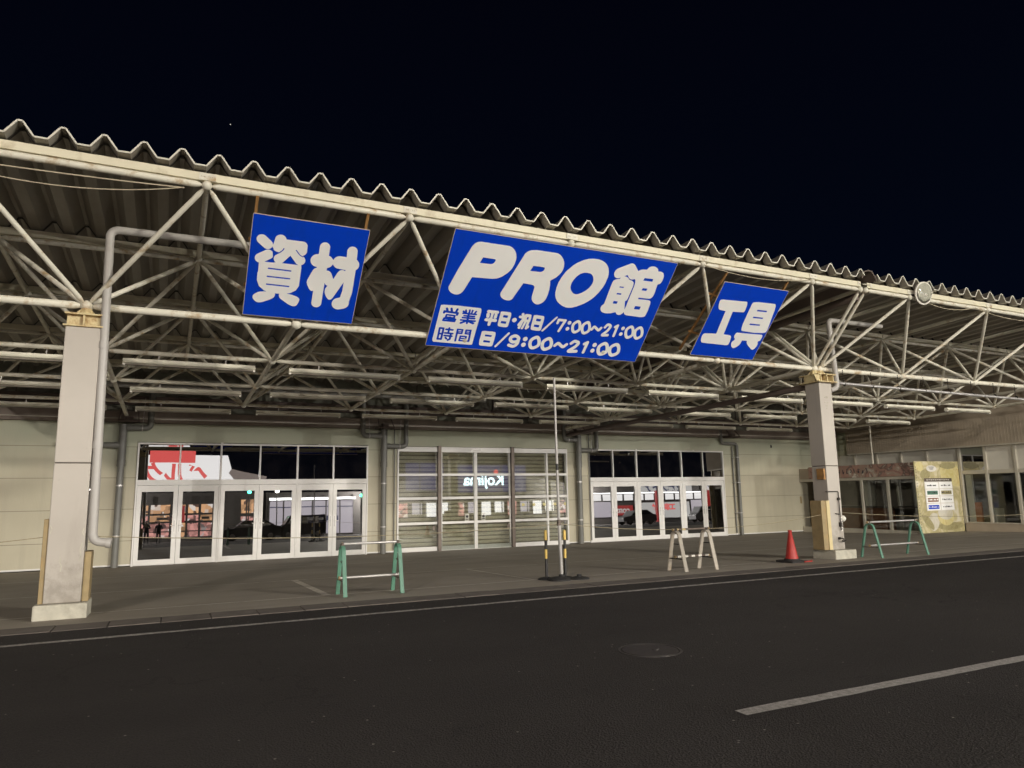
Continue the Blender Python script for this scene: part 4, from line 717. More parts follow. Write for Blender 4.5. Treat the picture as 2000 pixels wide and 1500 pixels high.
def leaning(x0, x1, y, z0, z1):      # the panes lean back a little
    d = (z1-z0)*.0225; return MB().add([(x0, y, z0), (x1, y, z0), (x1, y+.006, z0), (x0, y+.006, z0), (x0, y+d, z1), (x1, y+d, z1), (x1, y+d+.006, z1), (x0, y+d+.006, z1)], [(3, 2, 1, 0), (4, 5, 6, 7), (0, 1, 5, 4), (1, 2, 6, 5), (2, 3, 7, 6), (3, 0, 4, 7)])
def door(x0, x1, zb, zt_, handle_right, y=YW-.03):
    s_, tp_, bt = .125, .19, .165
    mb = MB(); mb.box(x0, y, zb, x0+s_, y+.05, zt_).box(x1-s_, y, zb, x1, y+.05, zt_).box(x0+s_, y+.002, zt_-tp_, x1-s_, y+.048, zt_).box(x0+s_, y+.002, zb, x1-s_, y+.048, zb+bt)
    d = mb.build('door', 'white', st, .004)
    leaning(x0+s_-.004, x1-s_+.004, y+.004, zb+bt-.004, zt_-tp_+.004).build('glass_pane', 'darkglass', d)
    mb = MB(); fr = (x0+s_-.004, x1-s_+.004, zb+bt-.004, zt_-tp_+.004)
    hx = x1-.062 if handle_right else x0+.062
    mb.box(hx-.012, y-.012, .62, hx+.012, y-.001, .95); mb.lathe((hx, y-.001, .80), [(.022, 0), (.022, .014), (.010, .018), (.010, .05)], 12, (0, -1, 0)); mb.bar((hx, y-.05, .80), (hx+(-.11 if handle_right else .11), y-.05, .80), .02, .016)
    mb.build('door_handle', 'steel', d)
    return d
def entrance(a, b, n):
    zt_ = 3.28; p = (b-a)/n; y0 = YW-.045
    mb = MB(); mb.box(a, y0, ZB+.002, a+.045, y0+.13, zt_).box(b-.045, y0, ZB+.002, b, y0+.13, zt_).box(a+.045, y0+.002, zt_-.05, b-.045, y0+.128, zt_)
    mb.box(a+.045, y0-.012, 2.005, b-.045, y0+.126, 2.165)
    for i in range(1, n):
        w_ = .035 if i % 2 else .045
        mb.box(a+i*p-w_/2-.006, y0+.004, 2.165, a+i*p+w_/2+.006, y0+.124, zt_-.05)
        if i % 2 == 0: mb.box(a+i*p-w_/2, y0+.006, ZB+.004, a+i*p+w_/2, y0+.122, 2.005)
    mb.build('entrance_frame', 'white', st, .003)
    for i in range(n):
        leaning(a+i*p+.02, a+(i+1)*p-.02, y0+.045, 2.15, zt_-.03).build('transom_pane', 'darkglass', st)
        l = a+i*p+(.05 if i == 0 else .026 if i % 2 == 0 else .004); r = a+(i+1)*p-(.05 if i == n-1 else .026 if i % 2 else .004)
        door(l, r, ZB+.012, 1.998, i % 2 == 0)
    mb = MB()
    for q in (.33, .76): mb.box(a+(b-a)*q, YW-.03, zt_+.005, a+(b-a)*q+.07, YW-.004, zt_+.035)
    mb.build('top_clip', 'white', st)
entrance(-.89, 6.09, 6)
entrance(14.88, 21.77, 6)
# shutter bay
a, b, y0 = 7.12, 13.91, YW-.045
mb = MB(); zs = []; z = ZB
prof_ = []
while z < 3.3:
    for q in range(8):
        t_ = q/8; prof_.append((z+.145*t_, -.03*abs(math.sin(math.pi*t_))**.6))
    z += .145
n = len(prof_); mb.add([(a+.02, YW+.33+d, z) for z, d in prof_]+[(b-.02, YW+.33+d, z) for z, d in prof_], [(i, i+1, n+i+1, n+i) for i in range(n-1)])
mb.build('shutter', 'shutter', st, smooth=True, ang=50)
mb = MB()
for x in (a, b-.05): mb.box(x, y0, ZB+.002, x+.05, y0+.13, 3.27)
mb.box(a+.05, y0+.002, 3.10, b-.05, y0+.128, 3.27)
mb.box(8.72, y0-.02, 3.09, 11.45, y0+.0, 3.275)
for x0, x1 in ((a+.05, 8.58), (8.71, 11.47), (11.60, b-.05)):
    for z0, z1 in ((2.25, 2.335), (1.425, 1.515), (.565, .65), (ZB+.004, ZB+.15)): mb.box(x0, y0+.01+(.02 if x0 == 8.71 else 0), z0, x1, y0+.09, z1)
for x0, x1 in ((10.0, 10.055), (10.062, 10.115), (12.98, 13.045)): mb.box(x0, y0+.006, ZB+.004, x1, y0+.10, 3.098)
for x0 in (8.725, 11.41): mb.box(x0, y0+.032, ZB+.005, x0+.05, y0+.11, 3.097)
mb.build('entrance_frame', 'white', st, .003)
for x in (8.585, 11.47): MB().box(x, y0-.07, ZB+.002, x+.125, y0+.12, 3.31).build('post', 'bronze', st, .006)
for x0, x1 in ((a+.04, 8.6), (8.7, 10.01), (10.1, 11.48), (11.59, 13.0), (13.03, b-.04)): leaning(x0, x1, y0+.018, ZB+.02, 3.12).build('glass_pane', 'clear', st)
mb = MB(); mb.box(9.86, y0-.05, 3.17, 10.24, y0-.021, 3.23); mb.build('door_sensor', 'steel', st, .006)
for x, z in ((9.72, .77), (10.36, .77)):
    n_ = MB().box(x-.08, y0+.045, z-.13, x+.08, y0+.056, z+.13).build('notice', 'paper', st); mb = MB(); mb.lathe((x, y0+.044, z+.03), [(.05, 0), (.05, .001)], 16, (0, -1, 0)); mb.box(x-.05, y0+.042, z-.08, x+.05, y0+.044, z-.05); mb.build('notice_text', 'ink', n_)
for x in (8.46, 11.36): MB().box(x-.05, y0+.03, .36, x+.05, y0+.055, .50).build('door_lock', 'bronze', st)
# dim room behind the shutter
MB().box(a-.2, YW+.5, ZB-.1, b+.2, YW+.6, 3.6).build('inner_wall', 'interior', st)

# wall drainpipes
def wallpipe(label, x, top, branches, r=.11, extra=None):
    t = thing('downpipe', label, 'drainpipe', (x, YW-.16, ZB), 'grey downpipes on the store wall'); y = YW-.16; z_ = gz(y)
    mb = MB(); mb.rings([(x, y, z_), (x, y, 2.6)], r*.86, 20); mb.rings([(x, y, 2.55), (x-.0, y, top)], r, 20)
    for z in (2.7, 2.6): mb.lathe((x, y, z), [(r*.9, -.04), (r*1.08, -.04), (r*1.08, .04), (r*.9, .04)], 20)
    mb.build('riser', 'greypipe', t, smooth=True, ang=50)
    for bx, bz, bt_ in branches:
        mb = MB(); mb.rings(bend([(x, y, bz), (bx, y, bz), (bx, y+.0, bt_)], .17, 8), .085, 16)
        sg = 1 if bx > x else -1
        mb.lathe((x+sg*.16, y, bz), [(.085, -.05), (.10, -.05), (.10, .04), (.085, .04)], 18, (1, 0, 0))
        mb.build('branch', 'greypipe', t, smooth=True, ang=50)
    for z in (.55, 2.0):
        mb = MB(); mb.lathe((x, y, z), [(r*.88, -.02), (r*.95, -.02), (r*.95, .02), (r*.88, .02)], 20); mb.box(x-.02, y+.05, z-.02, x+.02, YW-.002, z+.02); mb.build('strap', 'steel', t)
    for bx, bz, bt_ in branches:
        if bt_ > bz:
            MB().lathe((x+(bx-x)*.7, y, bz), [(.087, -.015), (.094, -.015), (.094, .015), (.087, .015)], 16, (1, 0, 0)).build('strap', 'steel', t)
            MB().rings([(x+(bx-x)*.7, y, bz+.09), (x+(bx-x)*.75, YW-.2, bz+.9)], .008, 6).build('stay_wire', 'steel', t)
    if extra: MB().rings([(extra, YW-.06, ZB+.1), (extra, YW-.06, 4.3)], .022, 8).build('conduit', 'greypipe', t, smooth=True)
    return t
wallpipe('grey downpipe between the left column and the left glass doors', -1.3, 3.80, [(-.58, 3.70, 4.8), (-2.9, 3.18, 3.18)])
wallpipe('grey downpipe between the left glass doors and the shutter bay', 6.6, 3.86, [(5.86, 3.62, 4.8), (7.38, 3.27, 4.8)], .11, 7.0)
wallpipe('grey downpipe between the shutter bay and the right glass doors', 14.36, 3.82, [(13.72, 3.62, 4.8), (15.2, 3.22, 4.5)], .12, 14.9)
t = thing('downpipe', 'slim grey downpipe to the right of the right glass doors', 'drainpipe', (22.5, YW-.12, ZB), 'grey downpipes on the store wall')
MB().rings(bend([(22.5, YW-.12, ZB), (22.5, YW-.12, 3.60), (21.62, YW-.12, 3.62), (21.60, YW-.12, 4.4)], .15, 8), .072, 16).build('riser', 'greypipe', t, smooth=True, ang=50)
MB().rings(bend([(22.27, YW-.06, ZB+.1), (22.27, YW-.06, 3.5)], .1), .03, 10).build('conduit', 'greypipe', t, smooth=True)
for z in (.6, 1.9, 3.0): MB().box(22.22, YW-.2, z, 22.58, YW-.002, z+.03).build('strap', 'steel', t)
mb = MB(); mb.rings([(-9, YW-.42, 4.92), (10.3, YW-.42, 4.98)], .075, 14)
tag(mb.build('wrapped_pipe', 'silver', pos=(0, YW-.42, 4.92), smooth=True), 'silver wrapped pipe running along the dirty upper store wall', 'pipe')

# ---------------------------------------------------------------- right-hand building
XR = 28.8
rb = thing('shop_building', 'brown fascia shop building with tall windows at the far right', 'building', (XR, 15, gz(15)))
mb = MB(); mb.box(XR, 15.25, gz(16)-.2, XR+.2, 18.12, .145).box(XR+.001, 15.2, 4.21, XR+.3, 23.98, 6.0); mb.build('wall', 'brownpanel', rb)
mb = MB(); mb.box(XR-.25, 15.2, 3.17, XR+.25, 23.15, 4.21); mb.build('fascia', 'brownpanel', rb)
mb = MB()
for y in np.arange(15.25, 23.1, .12): mb.box(XR-.256, y, 3.19, XR-.251, y+.035, 4.19)
mb.build('fascia_rib', 'brownpanel', rb)
MB().box(XR+.002, 23.17, 3.12, XR+.25, 23.985, 4.205).build('end_wall', 'wall', rb)
MB().box(XR-.262, 15.19, 3.12, XR+.2, 23.16, 3.168).build('fascia_trim', 'sash', rb)
ML = [18.08, 17.07, 15.97, 15.3]
mb = MB()
for y in ML: mb.box(XR-.04, y-.05, .146, XR+.10, y+.05, 3.115)
for y in (19.45, 20.62, 21.80, 22.95): mb.box(XR-.04, y-.045, .146, XR+.10, y+.045, 3.115)
for y0_, y1_ in zip(ML[1:], ML): mb.box(XR-.02, y0_+.05, 2.06, XR+.08, y1_-.05, 2.21); mb.box(XR-.03, y0_+.05, .147, XR+.08, y1_-.05, .19)
mb.build('window_frame', 'sash', rb, .004)
for i, (y0_, y1_) in enumerate(zip(ML[1:], ML)):
    MB().box(XR+.04, y0_+.04, 2.2, XR+.046, y1_-.04, 3.12).build('window_pane', 'darkglass' if i == 0 else 'frost', rb)
    MB().box(XR+.04, y0_+.04, .18, XR+.046, y1_-.04, 2.07).build('window_pane', 'shopglass', rb)
for y0_, y1_ in ((18.12, 19.42), (19.48, 20.6), (20.65, 21.77), (21.83, 22.92), (22.98, 23.97)):
    MB().box(XR+.04, y0_, 2.3, XR+.046, y1_, 3.12).build('window_pane', 'frost', rb)
# interior seen through the windows
MB().box(XR+.25, 15.5, .05, XR+7, 24, .10).build('floor', 'interior', rb)
mb = MB(); mb.box(XR+6, 15.5, .1, XR+6.2, 24, 3.2).box(XR+.25, 23.9, .1, XR+6, 24, 3.2).box(XR+.25, 15.5, 3.2, XR+6.2, 24, 3.3).box(XR+.25, 15.5, .1, XR+6, 15.6, 3.2); mb.build('interior_wall', 'interior', rb)
for x, y in ((1.3, 15.9), (2.3, 16.2), (3, 17)): MB().box(XR+x, y, .101, XR+x+.3, y+.3, 3.1).build('pillar', 'frost', rb)
for x, y, z, k in ((1.0, 16.2, .75, 'paper'), (1.4, 15.7, .8, 'frost'), (.9, 17.4, .7, 'frost')): MB().box(XR+x, y, .102, XR+x+.5, y+.3, z).build('display_box', k, rb)
MB().box(XR+.12, 17.75, .15, XR+.22, 18.0, 2.05).build('door_jamb', 'white', rb)
MB().box(XR+.12, 17.50, .15, XR+.2, 17.745, .95).build('low_board', 'orange', rb)

# entrance lobby projecting from it
VX, VY = 26.25, 18.16
lo = thing('entrance_lobby', 'low glazed entrance lobby behind the right column', 'porch', (VX, VY, gz(VY)))
mb = MB(); zt_ = 2.0
for y in (18.22, 19.52, 20.73, 21.95, 23.15): mb.box(VX, y-.055, gz(y)-.02, VX+.10, y+.055, zt_)
mb.box(VX+.002, VY+.06, zt_-.09, VX+.098, 23.95, zt_+.02).box(VX+.003, VY+.06, gz(20)-.1, VX+.097, 23.95, gz(20)+.14)
mb.build('door_frame', 'sash', lo, .004)
for y0_, y1_ in ((18.27, 19.47), (19.57, 20.68), (20.78, 21.9), (22.0, 23.1)): MB().box(VX+.05, y0_, gz(20)+.13, VX+.056, y1_, zt_-.08).build('glass_pane', 'shopglass', lo)
MB().box(VX+.03, VY+.02, 2.03, XR-.3, 23.97, 2.50).build('header', 'brownpanel', lo)
mb = MB(); mb.box(VX+.0, VY+.012, gz(18)-.1, VX+.06, VY+.05, 2.56); mb.build('corner_post', 'sash', lo)
MB().box(VX+.7, 20.2, gz(20), VX+1.25, 23.6, .74).build('counter', 'counter', lo, .01)
MB().box(VX+.62, 18.7, .745, VX+1.32, 23.6, .82).build('counter_top', 'bronze', lo, .006)
mb = MB(); mb.box(VX+1.9, 18.3, gz(20), VX+1.95, 23.5, 1.98); mb.build('inner_partition', 'interior', lo)
mb = MB()
for y in (18.6, 19.3, 20.1): mb.box(VX+1.5, y, gz(20), VX+1.6, y+.14, 1.97)
mb.box(VX+1.2, 18.9, gz(20), VX+1.45, 19.35, .55); mb.build('inner_post', 'sash', lo)
mb = MB(); mb.rings([(VX+1.0, 21.2, .83), (VX+1.0, 21.2, 1.9)], .3, 12); mb.build('paper_sheet', 'frost', lo)
# pole that props the lobby banner
mb = MB(); mb.rings([(26.15, 20.0, 2.55), (26.15, 20.0, 5.6)], .035, 10); tag(mb.build('prop_pole', 'sash', pos=(26.15, 20, 2.55), smooth=True), 'thin pale pole rising from the meat banner to the canopy roof', 'pole')
bn = thing('banner', 'dark reddish food banner with scrawled lettering above the lobby doors', 'banner', (VX-.03, 20, 2.03))
MB().box(VX-.03, VY+.02, 2.03, VX-.012, 23.4, 2.55).build('sheet', 'banner', bn)
mb = MB()
rr = random.Random(3)
for i in range(9):
    y = 21.9-i*.19; pts = [Vector((VX-.034, y+rr.uniform(-.06, .06), 2.2+rr.uniform(-.02, .2))) for _ in range(5)]
    mb.rings(bend(pts, .06, 4), .014, 6)
mb.build('lettering', 'ink', bn, smooth=True)
mb = MB()
for i in range(3): mb.box(VX-.034, 18.28, 2.40-i*.07, VX-.031, 18.44, 2.425-i*.07)
mb.box(VX-.05, 20.9, 2.035, VX-.031, 21.1, 2.075); mb.build('grommet', 'whitepaint', bn)

# food poster with stall directory
py = VY-.02
ps = thing('poster_board', 'tall yellow food poster with a white stall directory, facing the road', 'poster', (26.05, py, gz(VY)))
zb_, zt_ = gz(VY)+.01, 2.58
MB().box(26.05, py, zb_, XR-.05, py+.03, zt_).build('board', 'poster', ps)
rr = random.Random(11)
def blob(name, m_, cx, cz, rx, rz, n=26, wob=.14, d=.002, tilt=0):
    ph = [rr.uniform(0, 6.28) for _ in range(4)]; poly = []
    for i in range(n):
        a_ = 2*math.pi*i/n; k = 1+wob*(math.sin(2*a_+ph[0])*.5+math.sin(3*a_+ph[1])*.35+math.sin(5*a_+ph[2])*.2)
        x_, z_ = rx*k*math.cos(a_), rz*k*math.sin(a_); poly.append((x_*math.cos(tilt)-z_*math.sin(tilt), x_*math.sin(tilt)+z_*math.cos(tilt)))
    poly = [(min(max(x_, 26.07-cx), XR-.07-cx), min(max(z_, zb_+.02-cz), zt_-.02-cz)) for x_, z_ in poly]
    return MB().prism(poly, (cx, py-d, cz), (1, 0, 0), (0, 0, 1), .0015).build(name, m_, ps)
blob('lemon_print', 'posteryellow', 28.45, 2.05, .36, .50, d=.0020); blob('lemon_print', 'posteryellow', 27.85, 2.1, .28, .34, d=.0040); blob('lemon_print', 'posteryellow', 26.35, 2.38, .26, .18, d=.0020)
blob('leaf_print', 'posterolive', 28.1, 2.42, .5, .14, d=.0060); blob('leaf_print', 'posterolive', 26.65, 2.05, .3, .22, d=.0041); blob('leaf_print', 'posterolive', 27.9, .05, .75, .16, d=.0021)
blob('leaf_print', 'posterolive', 26.55, .25, .14, .45, d=.0050, tilt=.9)
blob('cup_print', 'posteryellow', 27.65, .42, .50, .34, d=.0042, wob=.04); blob('cup_print', 'posterpale', 27.65, .56, .46, .26, d=.0064, wob=.03); blob('plate_print', 'posterpale', 26.9, .25, .34, .34, d=.0022)
blob('title_print', 'paper', 27.05, 2.30, .30, .13, d=.0080, wob=.06)
mb = MB()
for i in range(4): mb.box(26.88+.02*i, py-.0115, 2.355-i*.035, 27.22-.03*i, py-.0100, 2.368-i*.035)
mb.build('title_text', 'ink', ps)
mb = MB()
for i in range(24): z = zb_+.12+i*.105; mb.lathe((26.12, py-.0001, z), [(.022, 0), (.022, .004)], 10, (0, -1, 0))
mb.build('binding_hole', 'bronze', ps)
dr = MB().box(26.52, py-.020, .66, 28.22, py-.011, 1.92).build('directory', 'paper', ps)
MB().box(26.52, py-.0235, 1.79, 28.22, py-.0205, 1.92).build('directory_header', 'bronze', dr)
mb = MB()
for i in range(11): mb.box(26.66+i*.13, py-.026, 1.835+.01*(i % 2), 26.66+i*.13+.09, py-.024, 1.875)
mb.build('header_text', 'paper', dr)
cols = [('ink', 'ink'), ('darkglass', 'posterolive'), ('orange', 'ink'), ('blue', 'ink')]
for r in range(4):
    for c in range(2):
        x0, z1 = 26.56+c*.85, 1.765-r*.277
        pl = MB().box(x0, py-.024, z1-.25, x0+.79, py-.0205, z1).build('stall_plate', 'signwhite', dr)
        mb = MB(); k = (r, c)
        if k in ((1, 0), (1, 1), (2, 0), (3, 0)): mb.box(x0+.07, py-.0265, z1-.205, x0+.71, py-.0245, z1-.055); mb.build('stall_logo', {(1, 0): 'green', (1, 1): 'posterolive', (2, 0): 'counter', (3, 0): 'blue'}[k], dr)
        mb = MB()
        for q in range(7):
            w_ = rr.uniform(.03, .08); x_ = x0+.1+q*.085; mb.box(x_, py-.029, z1-.15, x_+w_, py-.027, z1-.15+rr.uniform(.03, .06))
        mb.build('stall_text', 'signwhite' if k in ((2, 0), (3, 0)) else 'ink', dr)

# ---------------------------------------------------------------- street furniture
def aframe(mb, x, h, spread, w, th, y):
    """one bent flat-bar A: two legs joined by a round head (in the y-z plane)"""
    r = .115; foot0, foot1 = Vector((x, y-spread/2, gz(y-spread/2))), Vector((x, y+spread/2, gz(y+spread/2)))
    pts = [foot0] + arc((x, y, h-r), r, math.pi-.15, .15, (0, 1, 0), (0, 0, 1), 10) + [foot1]
    vs = []
    for i, p in enumerate(pts):
        t_ = ((pts[min(i+1, len(pts)-1)]-p)+(p-pts[max(i-1, 0)])).normalized(); n_ = Vector((0, -t_.z, t_.y))
        for a_, b_ in ((-1, -1), (1, -1), (1, 1), (-1, 1)): vs.append(p+Vector((1, 0, 0))*w/2*a_+n_*th/2*b_)
    m_ = len(pts); fs = [(i*4+k, i*4+(k+1) % 4, i*4+4+(k+1) % 4, i*4+4+k) for i in range(m_-1) for k in range(4)]+[(3, 2, 1, 0), ((m_-1)*4, (m_-1)*4+1, (m_-1)*4+2, (m_-1)*4+3)]
    mb.add(vs, fs)
def barrier(name, label, x0, x1, y, h, spread, wl, frame, rail, striped=False, ext=.0):
    t = thing(name, label, 'barrier', ((x0+x1)/2, y, gz(y)), 'pipe barriers standing along the kerb')
    for x in (x0, x1):
        mb = MB(); aframe(mb, x, h, spread, wl, .028, y); f_ = mb.build('leg_frame', frame, t, .003)
        mb = MB(); mb.box(x-.008, y-.075, h*.66, x+.008, y+.075, h*.66+.018).box(x-.03, y-spread*.36, .22, x+.03, y+spread*.36, .235)
        mb.lathe((x, y, h+.012), [(.014, -.03), (.032, -.012), (.034, .03), (.02, .045)], 12, (0, 0, 1)); mb.lathe((x, y+.01, .255), [(.014, -.03), (.03, -.01), (.03, .03)], 12)
        mb.build('clamp', 'bronze' if not striped else 'darkiron', f_)
    for z, e0 in ((h+.035, ext), (.265, .04)):
        xa, xb = x0-e0, x1+e0; mb = MB(); mb.rings([(xa, y, z), (xb, y, z)], .0215, 14); rl = mb.build('rail', rail, t, smooth=True)
        if striped:
            mb = MB(); k = 0; x = xa+.05
            while x < xb-(.08 if z < .5 else .55):
                mb.rings([(x, y, z), (x+.085, y, z)], .0228, 14); x += .175
            mb.build('stripe', 'whitepaint' if z < .5 else 'rustcap', rl, smooth=True)
        mb = MB()
        for q in (xa-.012, xb-.012): mb.rings([(q, y, z), (q+.024, y, z)], .027, 12)
        mb.build('end_cap', 'guard', rl)
    return t
p_ = barrier('pipe_barrier', 'green A-frame pipe barrier with silver rails between the left column and the striped posts', 2.60, 3.53, 11.83, .765, .56, .065, 'green', 'steel')
q_ = barrier('pipe_barrier', 'green A-frame pipe barrier with silver rails to the right of the right column', 14.58, 16.17, 11.40, .755, .54, .06, 'green', 'steel', ext=.06)
barrier('pipe_barrier', 'beige A-frame pipe barrier with black-striped rails in front of the right glass doors', 9.25, 10.02, 11.68, .765, .55, .085, 'beigebar', 'bronze', True, .07).name
t = thing('traffic_cone', 'red traffic cone on a black base beside the right column', 'traffic cone', (12.42, 11.72, gz(11.72)))
x, y, z = 12.42, 11.72, gz(11.72)
mb = MB(); mb.lathe((x, y, z+.045), [(.145, 0), (.14, .02), (.035, .60), (.045, .615), (.042, .645), (.0, .65)], 28); mb.build('cone_body', 'red', t, smooth=True, ang=50)
mb = MB(); pl = [(.21*math.cos(a_)*1.15/max(abs(math.cos(a_)), abs(math.sin(a_)), .72), .21*math.sin(a_)*1.15/max(abs(math.cos(a_)), abs(math.sin(a_)), .72)) for a_ in [2*math.pi*i/24 for i in range(24)]]
mb.prism(pl, (x, y, z+.044), (1, 0, 0), (0, 1, 0), .042); mb.lathe((x, y, z+.044), [(.17, 0), (.16, .03), (.14, .035)], 24); mb.build('base', 'rubber', t, .005)
mb = MB(); mb.rings([(12.50, 11.44, gz(11.44)+.016), (12.74, 11.48, gz(11.44)+.018)], .014, 10); mb.rings([(12.74, 11.48, gz(11.44)+.018), (12.76, 11.484, gz(11.44)+.018)], .016, 10)
tag(mb.build('red_stick', 'red', pos=(12.6, 11.45, gz(11.44)), smooth=True), 'short red stick lying on the pavement beside the traffic cone', 'stick')
def disk(mb, x, y, r, h): mb.lathe((x, y, gz(y)), [(r, .0), (r, h*.45), (r*.8, h*.7), (r*.4, h), (r*.2, h)], 28)
def striped_post(label, x, y, h, dark=False):
    t = thing('striped_post', label, 'post', (x, y, gz(y)), 'yellow and black posts by the grey pole'); z0 = gz(y)
    mb = MB(); disk(mb, x, y, .16, .045); mb.build('base', 'rubber', t, smooth=True)
    bands = 5; bh = (h-.04)/bands
    for i in range(bands):
        mb = MB(); a_, b_ = z0+.04+i*bh, z0+.04+(i+1)*bh; pr = [(.027, a_), (.027, b_)]
        if i == bands-1: pr += [(.02, b_+.012), (.002, b_+.015)]
        mb.lathe((x, y, 0), pr, 16); mb.build('band', 'yellow' if i % 2 == 0 and not (i == 0) else ('black' if i % 2 or i == 0 else 'yellow'), t, smooth=True, ang=50)
    return t
striped_post('yellow and black striped post standing just left of the tall grey pole', 6.43, 11.96, .89)
striped_post('yellow and black striped post standing just right of the tall grey pole', 6.80, 11.90, .88)
t = thing('pole', 'tall thin grey pole on a rubber base between the two striped posts', 'pole', (6.57, 11.66, gz(11.66)))
mb = MB(); mb.rings([(6.585, 11.66, gz(11.66)+.02), (6.555, 11.66, 1.05)], .031, 14); mb.rings([(6.555, 11.66, 1.0), (6.54, 11.66, 2.55)], .025, 14); mb.rings([(6.54, 11.66, 2.5), (6.53, 11.66, 3.74)], .021, 14); mb.build('shaft', 'polegrey', t, smooth=True, ang=50)
mb = MB(); disk(mb, 6.52, 11.64, .21, .07); mb.lathe((6.585, 11.66, gz(11.66)), [(.06, .02), (.055, .10), (.034, .11)], 16); mb.build('base', 'rubber', t, smooth=True)
mb = MB(); mb.lathe((6.556, 11.66, 1.02), [(.026, -.05), (.038, -.04), (.04, .05), (.027, .06)], 14); mb.bar((6.50, 11.62, .98), (6.64, 11.66, 1.06), .02, .02); mb.bar((6.52, 11.63, 1.05), (6.60, 11.70, .94), .012, .012); mb.build('clamp', 'bronze', t)
mb = MB(); mb.lathe((6.545, 11.66, 2.05), [(.0255, -.06), (.0275, -.06), (.0275, .06), (.0255, .06)], 14); mb.build('tape', 'black', t)
mb = MB(); disk(mb, 6.93, 11.62, .19, .05); mb.lathe((6.93, 11.62, gz(11.62)), [(.05, .04), (.045, .085), (.0, .09)], 16); tag(mb.build('rubber_base', 'rubber', pos=(6.93, 11.62, gz(11.62)), smooth=True), 'empty round black rubber base lying right of the grey pole', 'post base')

def hang(name, label, cat, p0, p1, sag, r, m_, n=40, grp=None, twist=True):
    p0, p1 = Vector(p0), Vector(p1); pts = []
    for i in range(n+1):
        t_ = i/n; p = p0.lerp(p1, t_); p.z -= sag*4*t_*(1-t_); pts.append(p)
    mb = MB(); mb.rings(pts, r, 7); return tag(mb.build(name, m_, pos=p0, smooth=True), label, cat, grp)
G_ = 'ropes strung between the columns and the pole'
hang('rope', 'thin rope running out of the picture to the left of the left column', 'rope', (-8, 11.8, .9), (X0-.24, 11.75, 1.08), .12, .0055, 'rope', grp=G_)
hang('rope', 'thin sagging rope strung from the left column to the tall grey pole', 'rope', (X0+.24, 11.75, 1.07), (6.55, 11.67, 1.0), .115, .0055, 'rope', 60, G_)
hang('rope', 'thin sagging rope strung from the tall grey pole to the right column', 'rope', (6.57, 11.67, 1.0), (cx-w-.27, 11.7, .98), .20, .0055, 'rope', 60, G_)
hang('rope', 'thin rope strung from the right column towards the food poster', 'rope', (cx+.21, 11.75, 1.02), (22.5, 11.75, .80), .10, .0055, 'rope', 40, G_)
G_ = 'cables hanging under the canopy front beam'
hang('cable', 'upper pale cable hanging under the canopy front beam at top left', 'cable', (-5, 10.39, 5.85), (-.02, 10.39, 5.87), .07, .009, 'wire', 40, G_)
hang('cable', 'lower sagging pale cable under the canopy front beam at top left', 'cable', (-3.6, 10.37, 5.92), (-.05, 10.37, 5.86), .27, .007, 'wire', 40, G_)
hang('cable', 'sagging pale cable above the sign reading 工具', 'cable', (9.25, 10.38, 5.95), (12.15, 10.38, 5.99), .13, .007, 'wire', 40, G_)
hang('cable', 'pale cable hanging to the right of the round floodlight', 'cable', (15.75, 10.38, 5.95), (17.8, 10.38, 5.95), .14, .008, 'wire', 30, G_)
hang('cable', 'pale cable hanging at the far right end of the canopy front beam', 'cable', (17.85, 10.38, 5.95), (21, 10.38, 5.93), .14, .008, 'wire', 30, G_)
t = thing('hanging_pipe', 'white pipe hung on chains along the lower front beam right of the right column', 'pipe', (18, 11.74, 4.03))
MB().rings([(14.2, 11.74, 4.075), (24, 11.74, 3.99)], .036, 14).build('tube', 'steel', t, smooth=True)
mb = MB()
for x in np.arange(14.6, 24, 1.0):
    for q in range(7): mb.lathe((x, 11.76+.0*q, 4.12+q*.045), [(.006, -.018), (.012, 0), (.006, .018)], 6)
    mb.lathe((x, 11.74, 4.05), [(.037, -.01), (.042, -.01), (.042, .01), (.037, .01)], 12, (1, 0, 0))
mb.build('chain', 'darkiron', t)

# floodlight
fc = Vector((15.72, 10.27, 6.06)); ax = Vector((-.08, -.95, -.16)).normalized()
t = thing('floodlight', 'round clear-glass floodlight mounted on the front beam right of the right column', 'floodlight', fc)
mb = MB(); mb.lathe(fc, [(.06, -.30), (.09, -.28), (.10, -.20), (.17, -.12), (.255, -.01), (.265, .0), (.25, .0), (.16, -.10), (.06, -.16)], 32, ax); mb.build('reflector', 'steel', t, smooth=True, ang=60)
mb = MB(); mb.lathe(fc, [(.252, .004), (.23, .03), (.15, .055), (.0, .065)], 32, ax)
M['lens'] = m_clear(); mb.build('lens', 'lens', t, smooth=True)
mb = MB(); mb.lathe(fc-ax*.02, [(.255, 0), (.272, .005), (.272, .035), (.255, .04)], 32, ax); mb.build('rim', 'whitepaint', t, smooth=True, ang=30)
mb = MB(); mb.lathe(fc, [(.0, -.15), (.035, -.14), (.045, -.06), (.03, .0), (.0, .01)], 16, ax); mb.build('bulb', 'whitepaint', t, smooth=True)
mb = MB(); mb.bar(fc-ax*.25+Vector((0, 0, -.02)), (15.60, 10.42, 6.0), .04, .03); mb.bar((15.45, 10.37, 6.02), (15.72, 10.37, 6.0), .05, .03); mb.build('mount', 'darkiron', t)
